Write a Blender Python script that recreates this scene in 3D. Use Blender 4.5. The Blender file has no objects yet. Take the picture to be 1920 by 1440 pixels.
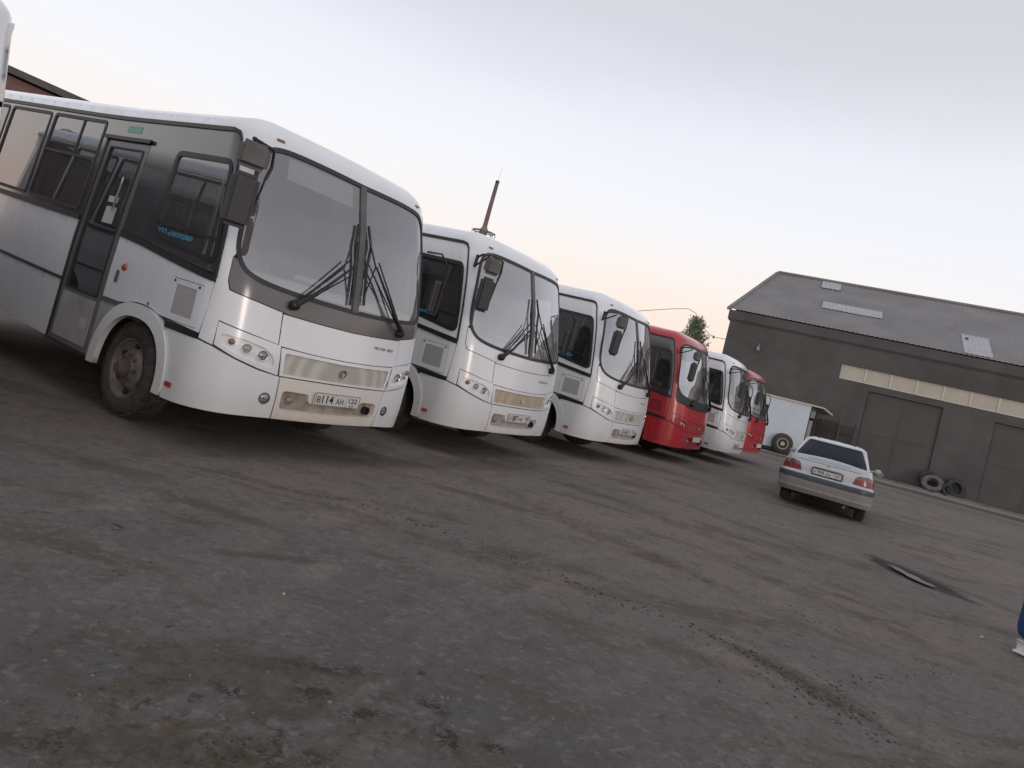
import bpy, bmesh, math, random
import numpy as np
from mathutils import Vector, Matrix
from mathutils.geometry import delaunay_2d_cdt
R = math.radians
random.seed(7); np.random.seed(7)
sc = bpy.context.scene
col = sc.collection

# ------------------------------------------------------------------ camera
cam = bpy.data.cameras.new('camera'); camo = bpy.data.objects.new('camera', cam); col.objects.link(camo)
F_PX = 1325.65; ROLL = 0.24736592; PITCH = 0.02444188
cam.sensor_fit = 'HORIZONTAL'; cam.sensor_width = 36; cam.lens = F_PX / 1920 * 36
cam.shift_x = -58.65 / 1920; cam.shift_y = -65.69 / 1920
cam.clip_start = .05; cam.clip_end = 2000
fw = Vector((0, math.cos(PITCH), math.sin(PITCH))); u0 = Vector((0, -math.sin(PITCH), math.cos(PITCH))); r0 = Vector((1, 0, 0))
rr_ = r0 * math.cos(ROLL) + u0 * math.sin(ROLL); uu_ = -r0 * math.sin(ROLL) + u0 * math.cos(ROLL)
m = Matrix((rr_, uu_, -fw)).transposed().to_4x4(); m.translation = Vector((0, 0, 1.321)); camo.matrix_world = m
sc.camera = camo

# ------------------------------------------------------------------ world, sun, exposure
w = bpy.data.worlds.new('World'); sc.world = w; w.use_nodes = True
wn = w.node_tree.nodes; wl = w.node_tree.links; wn.clear()
SUN_EL, SUN_AZ = R(9), R(150)          # azimuth clockwise from +Y
bg = wn.new('ShaderNodeBackground'); out = wn.new('ShaderNodeOutputWorld'); bg.inputs[1].default_value = 1
tc = wn.new('ShaderNodeTexCoord'); sep = wn.new('ShaderNodeSeparateXYZ'); wl.new(tc.outputs['Generated'], sep.inputs[0])
ramp = wn.new('ShaderNodeValToRGB'); el = ramp.color_ramp.elements
stops = [(0.0, (.74, .60, .56)), (.04, (.93, .70, .60)), (.10, (.98, .78, .67)), (.17, (.95, .87, .83)), (.25, (.90, .90, .94)),
         (.34, (.85, .85, .92)), (.45, (.68, .68, .74)), (.58, (.61, .61, .66)), (1.0, (.60, .60, .65))]
while len(el) < len(stops): el.new(.5)
for e, (p_, c_) in zip(el, stops): e.position = p_; e.color = (*c_, 1)
cn = wn.new('ShaderNodeTexNoise'); cn.inputs['Scale'].default_value = 1.6; cn.inputs['Detail'].default_value = 3
cmap = wn.new('ShaderNodeMapping'); cmap.inputs['Scale'].default_value = (1, 1, 5); wl.new(tc.outputs['Generated'], cmap.inputs[0]); wl.new(cmap.outputs[0], cn.inputs[0])
ma = wn.new('ShaderNodeMath'); ma.operation = 'MULTIPLY_ADD'; ma.inputs[1].default_value = .085; wl.new(cn.outputs[0], ma.inputs[0])
sb = wn.new('ShaderNodeMath'); sb.operation = 'SUBTRACT'; sb.inputs[1].default_value = .0425
wl.new(sep.outputs[2], sb.inputs[0]); wl.new(sb.outputs[0], ma.inputs[2]); wl.new(ma.outputs[0], ramp.inputs[0])
sky = wn.new('ShaderNodeTexSky'); sky.sky_type = 'NISHITA'; sky.sun_disc = False; sky.sun_elevation = SUN_EL; sky.sun_rotation = SUN_AZ
sm = wn.new('ShaderNodeMix'); sm.data_type = 'RGBA'; sm.blend_type = 'ADD'; sm.inputs[0].default_value = .012
wl.new(ramp.outputs[0], sm.inputs[6]); wl.new(sky.outputs[0], sm.inputs[7]); wl.new(sm.outputs[2], bg.inputs[0]); wl.new(bg.outputs[0], out.inputs[0])
sl = bpy.data.lights.new('sun', 'SUN'); sl.energy = .36; sl.angle = R(10); sl.color = (1, .90, .83)
so = bpy.data.objects.new('sun', sl); col.objects.link(so)
sd = Vector((math.sin(SUN_AZ) * math.cos(SUN_EL), math.cos(SUN_AZ) * math.cos(SUN_EL), math.sin(SUN_EL)))
so.rotation_euler = sd.to_track_quat('Z', 'Y').to_euler(); so.location = (8, -14, 6)
sc.view_settings.view_transform = 'Standard'; sc.view_settings.look = 'None'; sc.view_settings.exposure = 0; sc.view_settings.gamma = 1
sc.view_settings.use_curve_mapping = False
sc.render.engine = 'CYCLES'; sc.cycles.max_bounces = 8; sc.cycles.transparent_max_bounces = 16; sc.cycles.glossy_bounces = 4

# ------------------------------------------------------------------ materials
def N(nt, t, **kw):
    n = nt.nodes.new(t)
    for k, v in kw.items(): setattr(n, k, v)
    return n
def mat(name, colr, rough=.5, metal=0, coat=0, spec=.5, var=0, vscale=3, bump=0, bscale=40, col2=None, dirt=0, dirt_z=.75, dirt_col=(.30, .25, .20), coords='Object'):
    m = bpy.data.materials.new(name); m.use_nodes = True; nt = m.node_tree; L = nt.links.new
    b = nt.nodes['Principled BSDF']; b.inputs['Roughness'].default_value = rough; b.inputs['Metallic'].default_value = metal
    b.inputs['Coat Weight'].default_value = coat; b.inputs['Coat Roughness'].default_value = .16; b.inputs['Specular IOR Level'].default_value = spec
    b.inputs['Base Color'].default_value = (*colr, 1)
    t = N(nt, 'ShaderNodeTexCoord'); src = None
    if var or col2:
        n = N(nt, 'ShaderNodeTexNoise'); n.inputs['Scale'].default_value = vscale; n.inputs['Detail'].default_value = 6; n.inputs['Roughness'].default_value = .6
        L(t.outputs[coords], n.inputs[0])
        x = N(nt, 'ShaderNodeMix', data_type='RGBA'); c2 = col2 or tuple(c * (1 - var) for c in colr)
        mr = N(nt, 'ShaderNodeMapRange'); mr.inputs[1].default_value = .35; mr.inputs[2].default_value = .65
        L(n.outputs[0], mr.inputs[0]); L(mr.outputs[0], x.inputs[0]); x.inputs[6].default_value = (*colr, 1); x.inputs[7].default_value = (*c2, 1); src = x.outputs[2]
    if dirt:
        s = N(nt, 'ShaderNodeSeparateXYZ'); L(t.outputs['Object'], s.inputs[0])
        n = N(nt, 'ShaderNodeTexNoise'); gp0 = N(nt, 'ShaderNodeNewGeometry'); mpz = N(nt, 'ShaderNodeMapping'); mpz.inputs['Scale'].default_value = (1, 1, .55); L(gp0.outputs['Position'], mpz.inputs[0]); n.inputs['Scale'].default_value = 2.6; n.inputs['Detail'].default_value = 9; n.inputs['Roughness'].default_value = .7; L(mpz.outputs[0], n.inputs[0])
        mr = N(nt, 'ShaderNodeMapRange'); mr.inputs[1].default_value = .25; mr.inputs[2].default_value = dirt_z; mr.inputs[3].default_value = 1; mr.inputs[4].default_value = 0
        L(s.outputs[2], mr.inputs[0])
        a = N(nt, 'ShaderNodeMath', operation='MULTIPLY'); L(mr.outputs[0], a.inputs[0]); L(n.outputs[0], a.inputs[1])
        a2 = N(nt, 'ShaderNodeMath', operation='MULTIPLY', use_clamp=True); L(a.outputs[0], a2.inputs[0]); a2.inputs[1].default_value = dirt * 1.7
        n3 = N(nt, 'ShaderNodeTexNoise'); mpy = N(nt, 'ShaderNodeMapping'); mpy.inputs['Scale'].default_value = (3.2, 3.2, .5); L(gp0.outputs['Position'], mpy.inputs[0]); n3.inputs['Scale'].default_value = 1.1; n3.inputs['Detail'].default_value = 8; L(mpy.outputs[0], n3.inputs[0])
        mp = N(nt, 'ShaderNodeMapRange'); mp.inputs[1].default_value = .42; mp.inputs[2].default_value = .8; mp.inputs[4].default_value = .20 * min(1, dirt * 2); L(n3.outputs[0], mp.inputs[0])
        a3 = N(nt, 'ShaderNodeMath', operation='MAXIMUM'); L(a2.outputs[0], a3.inputs[0]); L(mp.outputs[0], a3.inputs[1])
        x = N(nt, 'ShaderNodeMix', data_type='RGBA'); L(a3.outputs[0], x.inputs[0])
        if src: L(src, x.inputs[6])
        else: x.inputs[6].default_value = (*colr, 1)
        x.inputs[7].default_value = (*dirt_col, 1); src = x.outputs[2]
        rm = N(nt, 'ShaderNodeMapRange'); rm.inputs[3].default_value = rough; rm.inputs[4].default_value = .75; L(a3.outputs[0], rm.inputs[0]); L(rm.outputs[0], b.inputs['Roughness'])
        cm = N(nt, 'ShaderNodeMapRange'); cm.inputs[3].default_value = coat; cm.inputs[4].default_value = 0; L(a3.outputs[0], cm.inputs[0]); L(cm.outputs[0], b.inputs['Coat Weight'])
    if src: L(src, b.inputs['Base Color'])
    if bump:
        n = N(nt, 'ShaderNodeTexNoise'); n.inputs['Scale'].default_value = bscale; n.inputs['Detail'].default_value = 5; L(t.outputs['Object'], n.inputs[0])
        bm = N(nt, 'ShaderNodeBump'); bm.inputs['Strength'].default_value = bump; bm.inputs['Distance'].default_value = .02; L(n.outputs[0], bm.inputs['Height']); L(bm.outputs[0], b.inputs['Normal'])
    return m
def glass(name, tint=(.75, .78, .78), dust_sheen=.06, extra=.02, rough=.0, dcol=(.5, .49, .47)):
    m = bpy.data.materials.new(name); m.use_nodes = True; nt = m.node_tree; nt.nodes.clear(); L = nt.links.new
    o = N(nt, 'ShaderNodeOutputMaterial'); tr = N(nt, 'ShaderNodeBsdfTransparent'); tr.inputs[0].default_value = (*tint, 1)
    gl = N(nt, 'ShaderNodeBsdfAnisotropic'); gl.inputs['Roughness'].default_value = rough; gl.inputs['Color'].default_value = (.95, .96, 1, 1)
    fr = N(nt, 'ShaderNodeFresnel'); fr.inputs[0].default_value = 1.6; ad = N(nt, 'ShaderNodeMath', operation='ADD', use_clamp=True); ad.inputs[1].default_value = extra; L(fr.outputs[0], ad.inputs[0])
    df = N(nt, 'ShaderNodeBsdfDiffuse'); df.inputs[0].default_value = (*dcol, 1)
    t = N(nt, 'ShaderNodeTexCoord'); n = N(nt, 'ShaderNodeTexNoise'); n.inputs['Scale'].default_value = 2.2; n.inputs['Detail'].default_value = 8; n.inputs['Roughness'].default_value = .65; L(t.outputs['Object'], n.inputs[0])
    mr = N(nt, 'ShaderNodeMapRange'); mr.inputs[1].default_value = .3; mr.inputs[2].default_value = .75; mr.inputs[3].default_value = dust_sheen * .8; mr.inputs[4].default_value = dust_sheen * 1.35; L(n.outputs[0], mr.inputs[0])  # dust film, raised on some panes in place of missing reflections
    m1 = N(nt, 'ShaderNodeMixShader'); L(mr.outputs[0], m1.inputs[0]); L(tr.outputs[0], m1.inputs[1]); L(df.outputs[0], m1.inputs[2])
    m2 = N(nt, 'ShaderNodeMixShader'); L(ad.outputs[0], m2.inputs[0]); L(m1.outputs[0], m2.inputs[1]); L(gl.outputs[0], m2.inputs[2]); L(m2.outputs[0], o.inputs[0])
    return m
M = {}
M['white'] = mat('white_paint', (.79, .82, .86), .26, coat=.8, dirt=.52, dirt_z=.95, dirt_col=(.42, .37, .32))
M['red'] = mat('red_paint', (.43, .022, .034), .3, coat=.6, dirt=.32, dirt_col=(.30, .07, .07))
M['darkred'] = mat('dark_red_paint', (.36, .02, .03), .35, coat=.5)
M['offwhite'] = mat('beige_bumper_paint', (.74, .72, .69), .38, coat=.3, dirt=.7, dirt_z=.9, dirt_col=(.52, .45, .37))
M['grey_cowl'] = mat('grey_cowl_paint', (.13, .12, .125), .22, coat=.6, var=.15)
M['band'] = mat('tinted_band', (.055, .055, .058), .09, coat=1, var=.3)
M['dark'] = mat('dark_trim', (.022, .022, .024), .45, var=.3)
M['rubberseal'] = mat('rubber_seal', (.03, .03, .032), .55)
M['liner'] = mat('grey_inner_lining', (.16, .16, .16), .8)
M['chassis'] = mat('chassis_black', (.012, .012, .012), .8)
M['tyre'] = mat('tyre_rubber', (.030, .028, .027), .8, var=.4, vscale=14, bump=.4, bscale=60, col2=(.075, .066, .058))
M['oldtyre'] = mat('weathered_rubber', (.16, .155, .16), .85, var=.4, vscale=6)
M['oldtyre2'] = mat('dark_rubber', (.05, .05, .05), .85, var=.4, vscale=6)
M['rim'] = mat('dusty_rim', (.21, .195, .18), .6, metal=.1, var=.5, vscale=9, col2=(.12, .10, .09))
M['hub'] = mat('dusty_hub', (.13, .10, .088), .7, var=.5, vscale=14)
M['mirror'] = mat('mirror_plastic', (.045, .045, .050), .5, var=.2)
M['mirror_grey'] = mat('dusty_mirror_plastic', (.12, .115, .115), .5, var=.3, vscale=5)
M['chrome'] = mat('lamp_reflector', (.75, .75, .75), .12, metal=1)
M['lens'] = glass('lamp_lens', (.85, .87, .87), .03, .06)
M['orange'] = mat('orange_lens', (.42, .12, .04), .3, coat=.6)
M['amber_dull'] = mat('dull_amber_lens', (.28, .17, .13), .3, coat=.6)
M['redlens'] = mat('red_marker_lens', (.35, .05, .04), .3, coat=.6)
M['windshield'] = glass('windshield_glass', (.92, .93, .94), .13, .15, dcol=(.62, .60, .58))
M['sideglass'] = glass('side_glass', (.50, .52, .54), .12, .12, dcol=(.46, .45, .44))
M['windshield_sheen'] = glass('sheen_windshield_glass', (.84, .85, .86), .24, .24, dcol=(.66, .64, .61))  # brighter copy: stronger reflection put into the pale film and mirror share
M['cabglass'] = glass('cab_side_glass', (.62, .63, .65), .03, .03)
M['slot_pale'] = mat('pale_slot_recess', (.44, .41, .38), .8, var=.35, vscale=10)
M['darkglass'] = glass('tinted_glass', (.40, .41, .43), .12, .07, dcol=(.3, .3, .3))
M['slot'] = mat('dirty_slot_recess', (.42, .37, .32), .8, var=.45, vscale=10)
M['plate'] = mat('plate_white', (.62, .62, .60), .5, var=.15, vscale=12)
M['ink'] = mat('plate_ink', (.02, .02, .022), .5)
M['seat'] = mat('seat_fabric', (.12, .13, .17), .9, var=.3)
M['yellow'] = mat('yellow_pole', (.55, .38, .06), .4)
M['dash'] = mat('dashboard_plastic', (.62, .60, .57), .7, var=.2)
M['visor'] = mat('grey_visor', (.30, .295, .29), .7)
M['blue_print'] = mat('blue_print', (.08, .42, .68), .5)
M['sign_board'] = mat('blue_grey_board', (.06, .075, .10), .5)
M['paper'] = mat('paper', (.52, .52, .52), .7)
M['green'] = mat('green_sticker', (.17, .34, .31), .5)
M['orange_board'] = mat('orange_board', (.60, .30, .10), .6)
M['yellow_thing'] = mat('yellow_fabric', (.62, .55, .18), .8)
M['emblem'] = mat('emblem_metal', (.32, .33, .33), .3, metal=.7)
M['emblem_pale'] = mat('emblem_pale', (.62, .56, .48), .5)
M['rod'] = mat('wiper_black', (.012, .012, .013), .4)
M['doorgrey'] = mat('door_grey_paint', (.16, .158, .155), .35, coat=.3, var=.25, vscale=2)
M['greywhite'] = mat('dusty_white_lower_panel', (.42, .42, .42), .45, var=.3, vscale=3, dirt=.5, dirt_z=.9, dirt_col=(.28, .25, .22))
def meshmat(name, c1, c2, scale):
    m = mat(name, c1, .6); nt = m.node_tree; L = nt.links.new; b = nt.nodes['Principled BSDF']
    t = N(nt, 'ShaderNodeTexCoord'); mp = N(nt, 'ShaderNodeMapping'); mp.inputs['Rotation'].default_value = (0, R(45), 0); L(t.outputs['Object'], mp.inputs[0])
    v = N(nt, 'ShaderNodeTexVoronoi'); v.inputs['Scale'].default_value = scale; v.inputs['Randomness'].default_value = .0; L(mp.outputs[0], v.inputs[0])
    mr = N(nt, 'ShaderNodeMapRange'); mr.inputs[1].default_value = .28; mr.inputs[2].default_value = .42; L(v.outputs['Distance'], mr.inputs[0])
    n = N(nt, 'ShaderNodeTexNoise'); n.inputs['Scale'].default_value = 3; n.inputs['Detail'].default_value = 6; L(t.outputs['Object'], n.inputs[0])
    x0 = N(nt, 'ShaderNodeMix', data_type='RGBA'); L(n.outputs[0], x0.inputs[0]); x0.inputs[6].default_value = (*c1, 1); x0.inputs[7].default_value = tuple(c * .75 for c in c1) + (1,)
    x = N(nt, 'ShaderNodeMix', data_type='RGBA'); L(mr.outputs[0], x.inputs[0]); x.inputs[6].default_value = (*c2, 1); L(x0.outputs[2], x.inputs[7]); L(x.outputs[2], b.inputs['Base Color'])
    bm = N(nt, 'ShaderNodeBump'); bm.inputs['Strength'].default_value = .6; bm.inputs['Distance'].default_value = .004; L(mr.outputs[0], bm.inputs['Height']); L(bm.outputs[0], b.inputs['Normal'])
    return m
M['grille'] = meshmat('perforated_grille', (.62, .60, .56), (.30, .27, .24), 62)
M['grille_beige'] = meshmat('dirty_perforated_grille', (.56, .47, .36), (.38, .30, .22), 62)
M['grille_red'] = meshmat('red_perforated_grille', (.42, .035, .04), (.20, .02, .02), 62)
M['vent'] = meshmat('side_vent_mesh', (.50, .50, .51), (.34, .34, .35), 90)
M['vent_red'] = meshmat('red_vent_mesh', (.30, .02, .03), (.15, .01, .015), 90)

# ------------------------------------------------------------------ object helpers
def tag(o, label=None, cat=None, group=None, kind=None):
    if label: o['label'] = label
    if cat: o['category'] = cat
    if group: o['group'] = group
    if kind: o['kind'] = kind
    return o
def empty(name, loc=(0, 0, 0), rot=(0, 0, 0)):
    o = bpy.data.objects.new(name, None); o.empty_display_size = .2; col.objects.link(o); o.location = loc; o.rotation_euler = rot
    return o
def setmat(o, m):
    if not o.data.materials: o.data.materials.append(m)
    o.material_slots[0].link = 'OBJECT'; o.material_slots[0].material = m
def mesh_obj(name, verts, faces, m, parent=None, smooth=False, normals=None):
    me = bpy.data.meshes.new(name); me.from_pydata([tuple(map(float, v)) for v in verts], [], [tuple(int(i) for i in f) for f in faces]); me.validate()
    if smooth is True: me.shade_smooth()
    elif smooth: 
        for p, s in zip(me.polygons, smooth): p.use_smooth = bool(s)
    o = bpy.data.objects.new(name, me); col.objects.link(o); setmat(o, m)
    if normals is not None: me.normals_split_custom_set_from_vertices([tuple(map(float, n)) for n in normals])
    if parent: o.parent = parent
    return o
def bm_obj(name, bm, m, parent=None, smooth=False):
    me = bpy.data.meshes.new(name); bmesh.ops.recalc_face_normals(bm, faces=bm.faces[:]); bm.to_mesh(me); bm.free()
    if smooth: me.shade_smooth(); me.set_sharp_from_angle(angle=R(smooth if smooth is not True else 48))
    o = bpy.data.objects.new(name, me); col.objects.link(o); setmat(o, m)
    if parent: o.parent = parent
    return o
def box(bm, c, s, rot=None, bev=0):
    g = bmesh.ops.create_cube(bm, size=1)['verts']
    bmesh.ops.scale(bm, vec=s, verts=g)
    if bev:
        e = list({e for v in g for e in v.link_edges}); g = bmesh.ops.bevel(bm, geom=e, offset=bev, segments=3, affect='EDGES')['verts']
    if rot is not None: bmesh.ops.rotate(bm, cent=(0, 0, 0), matrix=rot, verts=g)
    bmesh.ops.translate(bm, vec=c, verts=g); return g
def tube(bm, pts, r, n=8, caps=True):
    pts = [Vector(p) for p in pts]; rings = []
    rs = r if isinstance(r, (list, tuple)) else [r] * len(pts)
    up = Vector((.13, .31, .94)).normalized()
    for i, p in enumerate(pts):
        d = (pts[min(i + 1, len(pts) - 1)] - pts[max(i - 1, 0)]).normalized()
        a = d.cross(up)
        if a.length < .1: a = d.cross(Vector((1, 0, 0)))
        a.normalize(); b = d.cross(a)
        rings.append([bm.verts.new(p + (a * math.cos(t) + b * math.sin(t)) * rs[i]) for t in [2 * math.pi * k / n for k in range(n)]])
    for A, B in zip(rings, rings[1:]):
        for k in range(n): bm.faces.new((A[k], A[(k + 1) % n], B[(k + 1) % n], B[k]))
    if caps: bm.faces.new(rings[0]); bm.faces.new(rings[-1][::-1])
def lathe(bm, prof, n=24, axis='X', loc=(0, 0, 0), mtx=None, caps=True):
    # prof: (radius, height) about the axis
    rings = []
    for r, h in prof:
        ring = []
        for k in range(n):
            a = 2 * math.pi * k / n; c, s = r * math.cos(a), r * math.sin(a)
            v = {'X': (h, c, s), 'Y': (c, h, s), 'Z': (c, s, h)}[axis]; v = Vector(v)
            if mtx is not None: v = mtx @ v
            ring.append(bm.verts.new(v + Vector(loc)))
        rings.append(ring)
    for A, B in zip(rings, rings[1:]):
        for k in range(n): bm.faces.new((A[k], A[(k + 1) % n], B[(k + 1) % n], B[k]))
    if caps and prof[0][0] > 1e-4: bm.faces.new(rings[0])
    if caps and prof[-1][0] > 1e-4: bm.faces.new(rings[-1][::-1])
    bmesh.ops.remove_doubles(bm, verts=bm.verts[:], dist=1e-6)
def copy_tree(o, parent=None):
    c = o.copy(); col.objects.link(c); c.parent = parent
    for ch in list(o.children): copy_tree(ch, c)
    return c
def text_mesh(s, size=1, bold=0):
    cu = bpy.data.curves.new('t', 'FONT'); cu.body = s; cu.size = size; cu.resolution_u = 2; cu.offset = bold; cu.align_x = 'CENTER'; cu.align_y = 'CENTER'
    o = bpy.data.objects.new('t', cu); col.objects.link(o)
    dg = bpy.context.evaluated_depsgraph_get(); me = bpy.data.meshes.new_from_object(o.evaluated_get(dg))
    V = [tuple(v.co) for v in me.vertices]; Fc = [tuple(p.vertices) for p in me.polygons]
    bpy.data.objects.remove(o); bpy.data.curves.remove(cu); bpy.data.meshes.remove(me)
    V = np.array(V); 
    if len(V): 
        V[:, 0] -= (V[:, 0].min() + V[:, 0].max()) / 2; V[:, 1] -= (V[:, 1].min() + V[:, 1].max()) / 2
    return V, Fc

# ------------------------------------------------------------------ curved shell surface
def smooth_tab(zs, vs, z):
    q = np.linspace(zs[0], zs[-1], 400); y = np.interp(q, zs, vs); k = np.hanning(41); k /= k.sum()
    y = np.convolve(np.pad(y, 20, mode='edge'), k, 'valid'); return np.interp(z, q, y)
class Surf:
    """s = distance round the body from the middle of one end, z = height; above zr the sheet turns inwards as a roof"""
    def __init__(s, c, rr, W, L, rake, tumble, c2=.02, rr2=.2, zr=9, roof=(.38, .22, .5), far=None, g=1.3, front_in=0, lift=0):
        s.lift = lift
        s.W, s.L, s.rake, s.tumble, s.zr, s.roof, s.far, s.g, s.front_in = W, L, rake, tumble, zr, roof, far, g, front_in
        def end(c, rr):
            ua = W * .6
            for _ in range(60):
                th = math.atan(2 * c * ua); ua = W - rr * (1 - math.sin(th))
            u = np.linspace(0, ua, 200); v = c * u * u; ph = np.linspace(th, math.pi / 2, 100)[1:]
            return (np.concatenate([u, ua + rr * (np.sin(ph) - math.sin(th))]), np.concatenate([v, c * ua * ua + rr * (math.cos(th) - np.cos(ph))]))
        u1, v1 = end(c, rr); u2, v2 = end(c2, rr2)
        mid = np.linspace(v1[-1], L - v2[-1], 300)[1:-1]
        u = np.concatenate([u1, np.full(298, W), u2[::-1]]); v = np.concatenate([v1, mid, (L - v2)[::-1]])
        s.S = np.concatenate([[0], np.cumsum(np.hypot(np.diff(u), np.diff(v)))]); s.U, s.V = u, v; s.smax = s.S[-1]
        du = np.gradient(u, s.S); dv = np.gradient(v, s.S); s.NU, s.NV = -dv, du     # inward normal
    def pt(s, t, h):
        t = np.asarray(t, float); h = np.asarray(h, float); a = np.clip(np.abs(t), 0, s.smax); sg = np.where(t < 0, -1, 1)
        u = np.interp(a, s.S, s.U); v = np.interp(a, s.S, s.V)
        z = np.minimum(h, s.zr)
        if s.zr < 9:
            d0, dz, ln = s.roof; e = np.clip((h - s.zr) / ln, 0, 1) * math.pi / 2
            nu = np.interp(a, s.S, s.NU); nv = np.interp(a, s.S, s.NV)
            d = d0 * (1 - np.cos(e)) * (1 + s.front_in * np.clip(1 - v / .8, 0, 1))
            u = u + nu * d; v = v + nv * d; z = z + dz * np.sin(e)
        gg = np.clip(1 - v / s.g, 0, 1); gg = gg * gg * (3 - 2 * gg); v0 = v
        v = v + smooth_tab(*s.rake, z) * gg
        if s.far is not None:
            g2 = np.clip(1 - (s.L - v0) / s.far[2], 0, 1); g2 = g2 * g2 * (3 - 2 * g2); v = v - smooth_tab(s.far[0], s.far[1], z) * g2
        z = z + s.lift * np.log1p(np.exp(np.clip((v0 - 2.7) * 4, -30, 30))) / 4
        u = u * (1 - smooth_tab(*s.tumble, z) / s.W) * sg
        return np.stack([-u, v, z + 0 * u], -1)
    def nrm(s, t, h, e=.004):
        a = s.pt(t + e, h) - s.pt(t - e, h); b = s.pt(t, h + e) - s.pt(t, h - e)
        n = np.cross(b, a); n /= np.linalg.norm(n, axis=-1, keepdims=True) + 1e-12; return n      # outward
    def off(s, t, h, d=0):
        return s.pt(t, h) + s.nrm(t, h) * d
def pip(P, poly):
    x, y = P[:, 0], P[:, 1]; ins = np.zeros(len(P), bool); n = len(poly)
    for i in range(n):
        x1, y1 = poly[i]; x2, y2 = poly[(i + 1) % n]
        if y1 == y2: continue
        c = ((y1 > y) != (y2 > y)) & (x < (x2 - x1) * (y - y1) / (y2 - y1) + x1); ins ^= c
    return ins
def dens(poly, mx=.07):
    o = []
    for i, a in enumerate(poly):
        b = poly[(i + 1) % len(poly)]; d = math.hypot(b[0] - a[0], b[1] - a[1])
        curved = min(abs(a[0]), abs(b[0])) < 1.7 or max(a[1], b[1]) > 2.55
        k = max(1, int(math.ceil(d / (mx if curved else .35))))
        o += [(a[0] + (b[0] - a[0]) * j / k, a[1] + (b[1] - a[1]) * j / k) for j in range(k)]
    return o
def rpoly(pts, r, n=5):
    """polygon with rounded corners; r a number or one per corner"""
    o = []; L = len(pts)
    for i, p in enumerate(pts):
        ri = r[i] if isinstance(r, (list, tuple)) else r
        p = Vector(p); a = Vector(pts[i - 1]) - p; b = Vector(pts[(i + 1) % L]) - p
        if ri <= 0 or a.length < 1e-6 or b.length < 1e-6: o.append(tuple(p)); continue
        t = min(ri, a.length * .48, b.length * .48); A = p + a.normalized() * t; B = p + b.normalized() * t
        for k in range(n + 1):
            f = k / n; o.append(tuple(A * (1 - f) ** 2 + p * 2 * f * (1 - f) + B * f * f))
    return o
def rrect(s0, z0, s1, z1, r=.05): return rpoly([(s0, z0), (s1, z0), (s1, z1), (s0, z1)], r)
def shrink(poly, d):
    """inset a polygon by d (negative grows it)"""
    n = len(poly); area = sum(poly[i][0] * poly[(i + 1) % n][1] - poly[(i + 1) % n][0] * poly[i][1] for i in range(n)); sg = 1 if area > 0 else -1; o = []
    for i in range(n):
        a = Vector(poly[i]) - Vector(poly[i - 1]); b = Vector(poly[(i + 1) % n]) - Vector(poly[i])
        if a.length < 1e-7: a = b
        if b.length < 1e-7: b = a
        na = Vector((-a.y, a.x)).normalized() * sg; nb = Vector((-b.y, b.x)).normalized() * sg; m_ = (na + nb)
        k = 1 / max(.35, m_.length / 2); m_ = m_.normalized() if m_.length > 1e-6 else na
        o.append(tuple(Vector(poly[i]) + m_ * d * min(k, 1.6)))
    return o
def flip(poly): return [(-a, b) for a, b in poly][::-1]
def sweep(pts, n=8):
    """Catmull-Rom through open points"""
    P = [Vector(p) for p in pts]; o = []
    for i in range(len(P) - 1):
        p0, p1, p2, p3 = P[max(i - 1, 0)], P[i], P[i + 1], P[min(i + 2, len(P) - 1)]
        for k in range(n):
            t = k / n; o.append(tuple(.5 * ((2 * p1) + (p2 - p0) * t + (2 * p0 - 5 * p1 + 4 * p2 - p3) * t * t + (3 * p1 - p0 - 3 * p2 + p3) * t ** 3)))
    return o + [tuple(P[-1])]
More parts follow.
